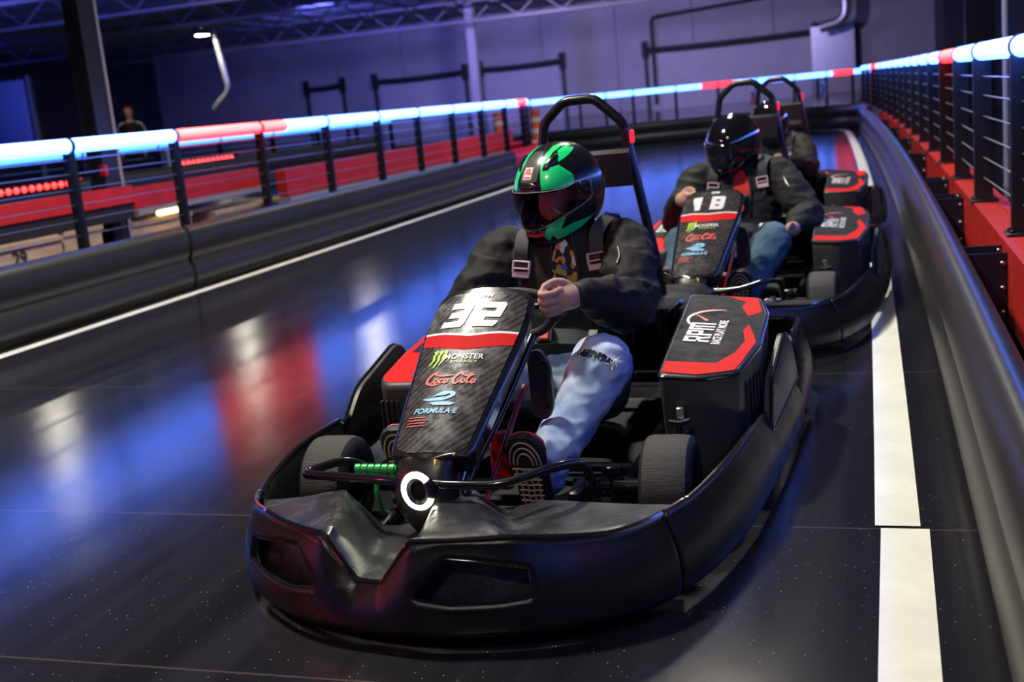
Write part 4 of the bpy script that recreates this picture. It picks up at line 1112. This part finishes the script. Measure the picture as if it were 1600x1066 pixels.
def rings_z(mb, tab, n=22):
    """(z, cx, cy, rx, ry) rounded-box like sections"""
    rs = []
    for z, cx, cy, rx, ry in tab:
        rs.append([Vector((cx + rx * math.copysign(abs(math.cos(a)) ** .8, math.cos(a)), cy + ry * math.copysign(abs(math.sin(a)) ** .8, math.sin(a)), z)) for a in [2 * PI * k / n for k in range(n)]])
    mb.loft(rs)

def fist(mb, c, along, front, out, s=1.0):
    """right-angled frame: along = up the gripped rim, front = knuckle side, out = towards the wrist"""
    c, along, front, out = Vector(c), Vector(along).normalized(), Vector(front).normalized(), Vector(out).normalized()
    P = lambda a, f, o_: c + (along * a + front * f + out * o_) * s
    # palm with heel towards the wrist
    limb(mb, [P(-.004, -.004, .088), P(-.002, .002, .055), P(0, .004, .030)], [.027 * s, .036 * s, .036 * s], 14, 4)
    for i, (a, ln, r) in enumerate(((.0335, .94, .0088), (.0112, 1.04, .0093), (-.0112, 1.0, .0090), (-.032, .84, .0080))):
        pts = [P(a * .92, .010, .034), P(a, .034 * ln, .020), P(a * 1.02, .040 * ln, -.010 * ln), P(a * 1.0, .022 * ln, -.030 * ln), P(a * .98, -.004, -.028 * ln), P(a * .96, -.013, -.012)]
        pp = fillet(pts, .010 * s, 3)
        mb.tube(pp, lambda t, r=r: (r * 1.16 * (1 - .22 * t)) * s, 10); mb.ball(pp[-1], r * .9 * s, 8, 6)
        mb.ball(P(a, .034 * ln, .022), r * 1.18 * s, 10, 6)                        # knuckle
    th = fillet([P(.016, -.010, .055), P(.036, -.022, .028), P(.044, -.020, .0), P(.040, -.006, -.022)], .012 * s, 3)
    mb.tube(th, lambda t: (.0155 - .005 * t) * s, 10); mb.ball(th[-1], .0105 * s, 8, 6)

def helmet_pt(az, el, off=0.0):
    """point on the shell; az 0 = straight ahead (-y), el up; degrees"""
    a, e = math.radians(az), math.radians(el)
    ce = math.copysign(abs(math.cos(e)) ** .88, math.cos(e)); se = math.sin(e)
    f = math.cos(a)                                           # 1 front, -1 back
    ly = .150 + .012 * f
    zup = .148; zdn = .165 if f > 0 else .150
    z = se * (zup if se > 0 else zdn)
    x = .130 * ce * math.copysign(abs(math.sin(a)) ** .92, math.sin(a)); y = -ly * ce * f
    if se < 0 and f > 0: y -= .030 * f * f * (min(1, -se * 1.6)) ** 1.5; x *= 1 - .10 * (-se)
    if se > .2 and f > 0: y += .012 * f * (se - .2)
    p = Vector((x, y, z)); n = Vector((x / .017, y / .0225, z / .022)).normalized()
    return p + n * off

def shell_grid(fn, a0, a1, na, e0, e1, ne, keep=None, close=False):
    vs = []; fs = []
    for i in range(ne + 1):
        for j in range(na + (0 if close else 1)): vs.append(fn(a0 + (a1 - a0) * j / na, e0 + (e1 - e0) * i / ne))
    w = na + (0 if close else 1)
    for i in range(ne):
        for j in range(na):
            am = a0 + (a1 - a0) * (j + .5) / na; em = e0 + (e1 - e0) * (i + .5) / ne
            if keep and not keep(am, em): continue
            fs.append((i * w + j, i * w + (j + 1) % w, (i + 1) * w + (j + 1) % w, (i + 1) * w + j))
    return vs, fs

VIS_TOP = [(-90, 6), (-78, 14), (-66, 13), (-48, 7), (-28, 6), (0, 6), (28, 6), (48, 7), (66, 13), (78, 14), (90, 6)]
VIS_BOT = [(-90, 0), (-80, -9), (-66, -15), (-48, -22), (-30, -30), (-12, -35), (0, -36), (12, -35), (30, -30), (48, -22), (66, -15), (80, -9), (90, 0)]

def build_helmet(parent, Mx, style):
    fn = lambda a, e: Mx @ helmet_pt(a, e)
    opening = (lambda a, e: not (abs(a) < 63 and lerp_tab(VIS_BOT, a) + 1.5 < e < lerp_tab(VIS_TOP, a) - 1.5))
    m = MB(); v, f = shell_grid(fn, -180, 180, 120, -62, 88, 75, opening, True); m.add(v, f)
    top = [fn(-180 + 3 * j, 88) for j in range(120)]; m.add(top, [tuple(range(120))])
    sh = m.build('helmet', M['helmblack'] if style == 'green' else M['helmgloss'], parent, 60)
    md = sh.modifiers.new('shell', 'SOLIDIFY'); md.thickness = .010; md.offset = -1
    # rim roll round the neck
    MB().tube([Mx @ helmet_pt(a, -62, .001) for a in range(-180, 180, 6)], .007, 8, closed=True).build('neck_roll', M['matteblack'], sh)
    # visor
    vis = MB(); na, ne = 60, 14; vs = []
    for i in range(ne + 1):
        for j in range(na + 1):
            a = -84 + 168 * j / na; lo, hi = lerp_tab(VIS_BOT, a), lerp_tab(VIS_TOP, a)
            vs.append(Mx @ helmet_pt(a, lo + (hi - lo) * i / ne, .006 + .002 * math.cos(math.radians(a))))
    vis.add(vs, [(i * (na + 1) + j, i * (na + 1) + j + 1, (i + 1) * (na + 1) + j + 1, (i + 1) * (na + 1) + j) for i in range(ne) for j in range(na)])
    vo = vis.build('visor', M['visor'] if style == 'green' else M['visordark'], sh, 180)
    edge = [(a, lerp_tab(VIS_TOP, a)) for a in range(-84, 85, 4)] + [(a, lerp_tab(VIS_BOT, a)) for a in range(84, -85, -4)]
    MB().tube([Mx @ helmet_pt(a, e, .007) for a, e in edge], .0014, 6, closed=True).build('visor_edge', M['grey'] if style == 'green' else M['helmgloss'], sh)
    def dec(name, polys, m_, off=.0016, ml=3.0): return finish(poly_mesh(polys, lambda a, e: Mx @ helmet_pt(a, e, off), ml), name, m_, sh, 180, False)
    if style == 'green':
        both = lambda ps: ps + [[(-a, e) for a, e in p] for p in ps]
        dec('grey_crown_stripe', [[(-13, 18), (13, 18), (15, 30), (17, 45), (12, 60), (-12, 60), (-17, 45), (-15, 30)]], M['helmgrey'])
        dec('green_graphic', both([[(20, 7.5), (48, 8.5), (62, 12), (62, 21), (46, 20), (38, 26), (44, 36), (32, 34), (24, 32), (18, 24)], [(18, 24), (24, 32), (26, 44), (34, 56), (52, 66), (80, 72), (60, 76), (30, 70), (20, 56), (16, 40)], [(44, 40), (56, 45), (88, 60), (60, 66), (44, 58)]]), M['helmgreen'], .0020)
        dec('green_chin_graphic', both([[(26, -33), (50, -24), (44, -40), (60, -34), (92, -30), (74, -43), (52, -53), (36, -57), (30, -47), (20, -60), (16, -48)]]), M['helmgreen'], .0020)
        dec('green_rear_graphic', both([[(120, 8), (132, 12), (134, -12), (122, -30), (114, -32), (120, -14)]]), M['helmgreen'], .0020)
        # brow intake and scoops
        MB().ball((0, 0, 0), (.036, .006, .013), 18, 8).xform(Mx @ Matrix.Translation(helmet_pt(0, 13, .001)) @ Matrix.Rotation(-.25, 4, 'X')).build('brow_vent', M['helmblack'], sh)
        for s in (-1, 1):
            rg = []
            for t, wd in ((0, .2), (.2, .9), (.6, 1), (.9, .8), (1, .3)):
                a, e = 20 + 24 * t, 30 + 22 * t
                c0 = helmet_pt(s * a, e); sd = (helmet_pt(s * (a + 5), e - 5) - c0).normalized()
                up = Vector((c0.x, c0.y, c0.z)).normalized(); r = []
                for k in range(10):
                    q = 2 * PI * k / 10; r.append(Mx @ (c0 + sd * math.cos(q) * .013 * wd + up * math.sin(q) * .008 * wd))
                rg.append(r)
            MB().loft(rg).build('top_scoop', M['helmblack'], sh)
        st = MB(); 
        sg = dec('size_sticker', [[(-8.5, 21), (5, 21), (5, 36), (-8.5, 36)]], M['white'], .0030, 4)
        finish(text_mesh('XL', 8.6, lambda u, v: Mx @ helmet_pt(-1.7 + u * 1.0, 30.5 + v, .0038), .45, .1, 1.0, 2.5), 'sticker_lettering', M['cocared'], sh, 180, False)
        dec('sticker_text_line', [[(-7, 22.5), (3.5, 22.5), (3.5, 24.2), (-7, 24.2)]], M['cocared'], .0036, 4)
        # visor pivot hardware and chin vent
        for s in (-1, 1):
            pv = MB()
            for a, e, r in ((70, 8, .012), (74, 2, .009), (66, 0, .007)): pv.ball(Mx @ helmet_pt(s * a, e, .003), r, 12, 8)
            pv.build('visor_pivot', M['darksteel'], sh)
        MB().tube([Mx @ helmet_pt(a, -46 + abs(a) * .1, .001) for a in range(-18, 19, 3)], .006, 8).build('chin_vent', M['red'], sh)
    else:
        MB().ball((0, 0, 0), (.034, .006, .012), 18, 8).xform(Mx @ Matrix.Translation(helmet_pt(0, 14, .001)) @ Matrix.Rotation(-.25, 4, 'X')).build('brow_vent', M['helmgloss'], sh)
        MB().tube([Mx @ helmet_pt(a, -47 + abs(a) * .1, .001) for a in range(-20, 21, 4)], .006, 8).build('chin_vent', M['helmblack'], sh)
    return sh

def build_shoe(parent, heel, toe, solen, side):
    """heel/toe points on the sole plane, solen = outward sole normal"""
    heel, toe, solen = Vector(heel), Vector(toe), Vector(solen).normalized()
    ln = (toe - heel).length; ax = (toe - heel).normalized(); sd = ax.cross(solen).normalized(); solen = sd.cross(ax).normalized()
    if solen.dot(Vector((0, -1, 0))) < 0: solen = -solen
    P = lambda l, w, h: heel + ax * l * ln + sd * w - solen * h            # h measured into the foot
    prof = [(0, .020), (.04, .031), (.15, .036), (.35, .034), (.55, .040), (.75, .047), (.88, .043), (.96, .030), (1.0, .010)]
    hts = [(0, .05), (.1, .085), (.25, .095), (.45, .082), (.7, .058), (.9, .045), (1, .025)]
    rings = []
    for l, w in prof:
        h = lerp_tab(hts, l); r = []
        for k in range(18):
            a = 2 * PI * k / 18; c, s_ = math.cos(a), math.sin(a)
            r.append(P(l, w * math.copysign(abs(c) ** .8, c) * (1 - .25 * max(0, s_)), .016 + (h - .016) * (.5 + .5 * s_)))
        rings.append(r)
    up = MB().loft(rings).build('shoe', M['shoeblack'], parent, 50)
    rings = []
    for l, w in prof:
        rings.append([P(l, (w + .004) * u, h) for u, h in ((-1, .020), (-1.02, .008), (-.9, 0), (-.4, -.001), (.4, -.001), (.9, 0), (1.02, .008), (1, .020))])
    so = MB().loft(rings).build('outsole', M['sole'], up, 40)
    t = MB()
    hw = lambda l: lerp_tab(prof, l) - .004
    for k in range(3):                                                            # nested toe arches
        sc = .95 - .24 * k; l0 = .66
        t.tube([P(l0 + (.965 - l0) * sc * math.sin(a), hw(.75) * sc * math.cos(a), -.003) for a in [PI * q / 12 for q in range(13)]], .0026, 6)
    def net(l0, l1, n):
        for k in range(n + 1):
            l = l0 + (l1 - l0) * k / n; t.tube([P(l + .005 * math.sin(q * 1.2), hw(l) * (-1 + 2 * q / 8), -.003) for q in range(9)], .0023, 6)
        for u in (-.75, -.25, .25, .75):
            t.tube([P(l0 + (l1 - l0) * q / 10, hw(l0 + (l1 - l0) * q / 10) * (u + .06 * math.sin(q * 1.6)), -.003) for q in range(11)], .0023, 6)
    net(.10, .60, 7)
    t.build('tread_pattern', M['tread'], so)
    tc = MB(); rings = []
    for l, w in ((.72, .047), (.85, .046), (.93, .037), (.985, .022)):
        h = lerp_tab(hts, l) + .002
        rings.append([P(l, (w + .001) * u, .016 + (h - .014) * hh) for u, hh in ((-1.0, .25), (-.95, .6), (-.6, .95), (0, 1.02), (.6, .95), (.95, .6), (1.0, .25))])
    tc.loft(rings, False, ringclosed=False)
    o = tc.build('toe_panel', M['orange'], up, 60); md = o.modifiers.new('thickness', 'SOLIDIFY'); md.thickness = .003
    sp = MB(); rings = []
    for l in (.08, .25, .45, .65):
        w = lerp_tab(prof, l) + .0015; h = lerp_tab(hts, l)
        rings.append([P(l, side * w * u, .016 + (h - .016) * hh) for u, hh in ((1.0, .30), (.985, .5), (.90, .68))])
    sp.loft(rings, False, ringclosed=False)
    o = sp.build('side_panel', M['red'], up, 60); md = o.modifiers.new('thickness', 'SOLIDIFY'); md.thickness = .003
    return up

CH = lambda x, z: .845 - .142 * (1 - min(1, (abs(x) / .25)) ** 2.2) - .012 * math.sin((z - .45) * 8)
def build_driver(label, loc, rz, style, yaw, pitch, jacket, denim_m, shirt, lod=1.0, left_hand='wheel'):
    D = None
    # skeleton points in kart space
    hc = Vector((.010, .80, .822)) if style == 'green' else Vector((-.010, .795, .800))
    shL, shR = Vector((.175, .825, .632)), Vector((-.185, .825, .625))
    if left_hand == 'wheel': elL, wrL, fc = Vector((.248, .565, .492)), Vector((.172, .335, .566)), Vector((.107, .278, .566))
    else: elL, wrL, fc = Vector((.335, .62, .44)), Vector((.300, .42, .40)), Vector((.285, .355, .392))
    elR, wrR = Vector((-.262, .565, .46)), (Vector((-.190, .34, .505)) if style == 'green' else Vector((-.225, .33, .58))); fcR = Vector((-.122, .282, .530)) if style == 'green' else Vector((-.150, .282, .585))
    hipL, hipR = Vector((.095, .735, .185)), Vector((-.095, .735, .185))
    knL, knR = Vector((.212, .335, .360)), Vector((-.215, .335, .365))
    anL, anR = Vector((.105, .035, .145)), Vector((-.215, .02, .16))
    # ---- body: one continuous skin
    b = MB()
    rings_z(b, [(.10, 0, .78, .13, .11), (.20, 0, .79, .15, .115), (.35, 0, .82, .125, .09), (.50, 0, .835, .145, .10), (.60, 0, .835, .15, .095), (.66, 0, .83, .10, .07), (.69, .002, .825, .055, .055)])
    limb(b, [(.004, .825, .66), (.008, .81, .74)], [.052, .055]); 
    H = Matrix.Translation(hc) @ Matrix.Rotation(math.radians(yaw), 4, 'Z') @ Matrix.Rotation(math.radians(pitch), 4, 'X')
    hd = MB().ball((0, .010, .012), (.075, .094, .108), 20, 14); hd.ball((0, -.035, -.045), (.056, .055, .060), 16, 10)   # skull, jaw
    hd.loft([[Vector(p) for p in r] for r in ([(-.008, -.078, .018), (.008, -.078, .018), (.006, -.070, .02), (-.006, -.070, .02)], [(-.018, -.088, -.028), (.018, -.088, -.028), (.014, -.07, -.03), (-.014, -.07, -.03)], [(-.012, -.104, -.022), (.012, -.104, -.022), (.012, -.08, -.034), (-.012, -.08, -.034)])])
    hd.ball((0, -.083, -.052), (.024, .010, .006), 12, 6); hd.ball((0, -.081, -.062), (.020, .010, .006), 12, 6)
    for s in (-1, 1):
        hd.ball((s * .034, -.074, .026), (.024, .012, .006), 10, 6); hd.ball((s * .078, .012, -.004), (.010, .018, .028), 10, 8)
    hd.xform(H); b.v += []; b.add(hd.v, hd.f)
    for sh, el, wr in ((shL, elL, wrL), (shR, elR, wrR)):
        limb(b, [sh, sh.lerp(el, .5) + Vector((0, .01, 0)), el, el.lerp(wr, .5), wr], [.052, .048, .040, .036, .027])
    fist(b, fc, (0, -.42, .907) if left_hand == 'wheel' else (0, -.9, .3), (-.15, -.93, -.33) if left_hand == 'wheel' else (.3, -.3, .9), (wrL - fc), 1.0)
    fist(b, fcR, (0, -.42, .907), (.15, -.93, -.33), (wrR - fcR), 1.0)
    for hp, kn, an in ((hipL, knL, anL), (hipR, knR, anR)):
        limb(b, [hp, hp.lerp(kn, .5), kn, kn.lerp(an, .45), an], [.082, .074, .054, .050, .036])
        limb(b, [an, an + Vector((0, -.035, -.04)), an + Vector((0, -.088, .05))], [.036, .030, .018])
    bod = remeshed(b, .0042 * lod, 'person', 2)
    D = finish(bod, 'person', M['skin'], None, 180, False); D.location = loc; D.rotation_euler = (0, 0, rz)
    tag(D, label, 'person')
    # eyes and hair
    for s in (-1, 1):
        e = MB().ball((0, 0, 0), .0115, 12, 8); e.xform(H @ Matrix.Translation((s * .033, -.074, .012))).build('eye', M['white'], D)
    hr = MB(); v, f = shell_grid(lambda a, e: H @ Vector((.080 * math.cos(math.radians(e)) * math.sin(math.radians(a)), .010 - .099 * math.cos(math.radians(e)) * math.cos(math.radians(a)), .012 + .113 * math.sin(math.radians(e)))), -180, 180, 30, -10, 88, 12, lambda a, e: abs(a) > 70 or e > 38, True)
    hr.add(v, f); hr.build('hair', M['hair'], D, 180)
    build_helmet(D, H, style)
    # ---- jeans
    j = MB()
    rings_z(j, [(.10, 0, .78, .155, .13), (.20, 0, .77, .175, .14), (.30, 0, .785, .165, .13), (.40, 0, .80, .15, .12)])
    for hp, kn, an in ((hipL, knL, anL), (hipR, knR, anR)):
        mid = hp.lerp(kn, .5); ms = kn.lerp(an, .5)
        limb(j, [hp, mid + Vector((0, 0, .012)), kn + Vector((0, -.004, .006)), kn.lerp(an, .22), ms + Vector((0, .012, -.006)), an + Vector((0, .012, .018))], [.098, .094, .082, .076, .066, .060], 16)
        limb(j, [an + Vector((.0, .014, .022)), an + Vector((0, .004, -.005))], [.062, .058])
    def jd(p):
        k = 1.0
        for kn in (knL, knR):
            d = (p - kn).length; k += 1.2 * math.exp(-(d / .10) ** 2)
        for an in (anL, anR):
            d = (p - an).length; k += 2.2 * math.exp(-(d / .11) ** 2)
        return k
    jm = remeshed(j, .0065 * lod, 'jeans', 3, .0065, 14, 3.1, jd)
    jo = finish(jm, 'jeans', denim_m, D, 180, False)
    if style == 'green':
        # ripped left knee: dark hole with frayed white threads, laid on the cloth
        from mathutils.bvhtree import BVHTree
        bm = bmesh.new(); bm.from_mesh(jm); bv = BVHTree.FromBMesh(bm); bm.free()
        kc = Vector((.205, .30, .40))
        vdir = (Vector((.99, -2.757, 1.1)) - kc).normalized(); sx = vdir.cross(Vector((0, 0, 1))).normalized() * -1; sy = sx.cross(vdir).normalized() * -1
        if sx.x < 0: sx = -sx
        if sy.z < 0: sy = -sy
        def lay(u, v, off):
            o_ = kc + sx * u + sy * v + vdir * .3; h = bv.ray_cast(o_, -vdir)
            return (h[0] if h[0] is not None else kc) + vdir * off
        rip = [(-.048, .010), (-.030, .018), (.0, .014), (.030, -.002), (.050, -.020), (.046, -.030), (.026, -.026), (.0, -.010), (-.030, -.004), (-.050, .002)]
        finish(poly_mesh([rip], lambda u, v: lay(u, v, .0015), .008), 'knee_rip', mat('dark_rip_lining', (.012, .022, .055), .9), jo, 180, False)
        fr = MB()
        for k in range(46):
            t = k / 45; i = t * (len(rip) - 1); i0 = int(i); p = Vector(rip[i0]).lerp(Vector(rip[min(i0 + 1, len(rip) - 1)]), i - i0)
            q = p + Vector((random.uniform(-.008, .008), random.uniform(-.010, .008)))
            fr.tube([lay(p.x, p.y, .002), lay((p.x + q.x) / 2, (p.y + q.y) / 2, .006), lay(q.x, q.y, .004)], .0011, 5)
        for k in range(14):
            p = Vector((.048 + random.uniform(-.006, .008), -.024 + random.uniform(-.012, .010))); q = p + Vector((random.uniform(-.004, .014), random.uniform(-.016, .012)))
            fr.tube([lay(p.x, p.y, .002), lay(q.x, q.y, .010)], .0012, 5)
        fr.build('frayed_threads', M['line'], jo)
    # ---- jacket
    c = MB()
    rings_z(c, [(.30, 0, .80, .165, .135), (.36, 0, .80, .180, .150), (.44, 0, .825, .205, .160), (.54, 0, .84, .215, .152), (.62, 0, .84, .205, .135), (.67, 0, .835, .155, .112), (.705, .003, .825, .092, .090), (.745, .006, .82, .078, .080)], 26)
    for sh, el, wr in ((shL, elL, wrL), (shR, elR, wrR)):
        s = 1 if sh.x > 0 else -1
        limb(c, [sh + Vector((-s * .04, 0, .0)), sh + Vector((s * .02, -.01, .0)), sh.lerp(el, .5) + Vector((s * .016, .0, .004)), el + Vector((s * .008, .012, -.006)), el.lerp(wr, .5) + Vector((s * .004, 0, -.004)), wr.lerp(el, .16)], [.074, .084, .083, .076, .066, .050], 16)
        limb(c, [wr.lerp(el, .18), wr.lerp(el, .02)], [.043, .036])
    def cd(p):
        k = .8
        for el in (elL, elR): k += 1.3 * math.exp(-((p - el).length / .15) ** 2)
        return k
    cm = remeshed(c, .0065 * lod, 'jacket', 2, .012, 13, 8.4, cd)
    co = finish(cm, 'jacket', jacket, D, 180, False)
    # open front: shirt panel, zip edges, sleeve zip
    from mathutils.bvhtree import BVHTree
    bm = bmesh.new(); bm.from_mesh(cm); bv = BVHTree.FromBMesh(bm); bm.free()
    def front(x, z, off):
        h = bv.ray_cast(Vector((x, .2 if z > .64 else .45, z)), Vector((0, 1, 0))); 
        return (h[0] if h[0] is not None else Vector((x, .69, z))) + Vector((0, -off, 0))
    sp = [[(-.018, .46), (.062, .46), (.070, .56), (.060, .63), (.030, .675), (.0, .66), (-.016, .60)]]
    finish(poly_mesh(sp, lambda x, z: front(x, z, .004), .02), 'shirt', shirt, D, 180, False)
    for s, xs in ((0, [(-.020, .45), (-.020, .58), (-.010, .68)]), (1, [(.066, .45), (.073, .58), (.052, .69)])):
        MB().tube([front(x, z, .006) for x, z in [(p.x, p.y) for p in smooth_path([(*q, 0) for q in xs], 6)]], .0055, 8).build('zip_edge', M['matteblack'], co)
    if style == 'green' or left_hand != 'wheel':
        def onto(p, off):
            h = bv.find_nearest(Vector(p)); return h[0] + h[1] * off
        zl = [onto(shL.lerp(elL, t) + Vector((.02 - .03 * t, -.12, .07 - .02 * t)), .002) for t in (.22, .30, .38, .46)]
        MB().tube(zl, .0035, 6).build('sleeve_zip', M['steel'], co)
    if style == 'green':
        wt = MB(); ax = (wrL - fc).normalized(); rot = ax.to_track_quat('Z', 'Y').to_matrix()
        wt.lathe([(.027, -.009), (.0345, -.009), (.0345, .009), (.027, .009)], n=24, closed=True); wt.xform(Matrix.Translation(wrL.lerp(fc, .16)) @ rot.to_4x4()); wo = wt.build('wrist_watch', M['rubberside'], D)
    # ---- shoes
    build_shoe(D, anL + Vector((.004, -.085, -.075)), anL + Vector((.008, -.175, .150)), (0, -.93, -.35), 1)
    build_shoe(D, anR + Vector((0, -.085, -.070)), anR + Vector((-.006, -.170, .160)), (0, -.93, -.35), 1)
    return D

D1 = build_driver('person in black jacket, ripped jeans and green and black helmet driving kart 32', (-1.0, 2.757, 0), 0, 'green', -24, 3, M['jacket'], M['denimlight'], M['print'], 1.0)
D2 = build_driver('person in dark jacket, blue jeans and plain black helmet driving kart 18', (-.755, 5.20, 0), math.radians(-1), 'black', -22, 6, M['jacketgrey'], M['denimdark'], M['redshirt'], 1.5, 'side')
D3 = build_driver('person in black with dark helmet in the hindmost kart', (-.825, 7.48, 0), math.radians(-3), 'black', 12, 6, M['jacket'], M['denimdark'], M['jacketgrey'], 1.7)
for K_ in (K1, K2, K3): harness(K_, CH)

# member of staff standing far away beyond the left fence
def build_standing(label, loc, rz):
    b = MB()
    rings_z(b, [(.86, 0, 0, .15, .10), (1.0, 0, 0, .14, .095), (1.15, 0, 0, .15, .10), (1.32, 0, .0, .17, .105), (1.42, 0, .0, .12, .08), (1.47, 0, 0, .06, .06)])
    limb(b, [(0, 0, 1.44), (0, -.01, 1.56)], [.055, .055]); b.ball((0, -.01, 1.64), (.078, .098, .115), 18, 12); b.ball((0, -.055, 1.585), (.05, .05, .05), 12, 8); b.ball((0, -.108, 1.63), (.012, .016, .02), 8, 6)
    for s in (-1, 1):
        limb(b, [(s * .18, 0, 1.36), (s * .235, .01, 1.10), (s * .22, -.08, .88)], [.055, .045, .032])
        for k in range(4): b.tube([(s * .22 - .018 + .012 * k, -.09, .86), (s * .22 - .018 + .012 * k, -.11, .80), (s * .22 - .016 + .011 * k, -.12, .765)], .008, 6)
        b.tube([(s * .20, -.10, .86), (s * .19, -.125, .82)], .009, 6); b.ball((s * .22, -.085, .86), (.035, .02, .035), 8, 6)
        limb(b, [(s * .085, 0, .88), (s * .10, -.01, .48), (s * .10, .01, .08)], [.085, .055, .04]); limb(b, [(s * .10, .01, .05), (s * .105, -.16, .04)], [.045, .035])
        b.ball((s * .08, -.0, 1.635), (.012, .02, .03), 8, 6)
    o = finish(remeshed(b, .012, 'person', 3), 'person', M['skin'], None, 180, False); o.location = loc; o.rotation_euler = (0, 0, rz); tag(o, label, 'person')
    t = MB(); rings_z(t, [(.84, 0, 0, .175, .125), (1.0, 0, 0, .165, .12), (1.2, 0, 0, .18, .125), (1.36, 0, 0, .195, .12), (1.44, 0, 0, .13, .09)])
    for s in (-1, 1): limb(t, [(s * .16, 0, 1.36), (s * .22, .005, 1.22), (s * .24, .01, 1.10)], [.075, .068, .06])
    finish(remeshed(t, .014, 'shirt', 3, .006, 9), 'shirt', M['jacket'], o, 180, False)
    for s in (-1, 1): MB().tube([(s * .12, -.02, 1.435), (s * .20, -.02, 1.40), (s * .285, -.0, 1.22), (s * .30, 0, 1.10)], .022, 8).build('sleeve_stripe', M['white'], o)
    MB().box((0, -.125, 1.18), (.10, .02, .16), bev=.006).build('chest_panel', M['red'], o)
    p = MB(); rings_z(p, [(.78, 0, 0, .17, .12), (.92, 0, 0, .165, .115)])
    for s in (-1, 1): limb(p, [(s * .085, 0, .86), (s * .10, -.01, .48), (s * .10, .01, .10)], [.10, .075, .065])
    finish(remeshed(p, .014, 'trousers', 3), 'trousers', M['jacket'], o, 180, False)
    h = MB(); v, f = shell_grid(lambda a, e: Vector((.084 * math.cos(math.radians(e)) * math.sin(math.radians(a)), -.005 - .104 * math.cos(math.radians(e)) * math.cos(math.radians(a)), 1.645 + .12 * math.sin(math.radians(e)))), -180, 180, 24, -20, 88, 10, lambda a, e: abs(a) > 65 or e > 35, True)
    h.add(v, f); h.build('hair', M['hair'], o, 180)
    for s in (-1, 1): MB().ball((s * .103, -.06, .045), (.052, .14, .045), 12, 8).build('shoe', M['shoeblack'], o)
build_standing('person with short dark hair in black and white shirt standing far beyond the left fence', (-14.2, 20.0, 0), math.radians(25))
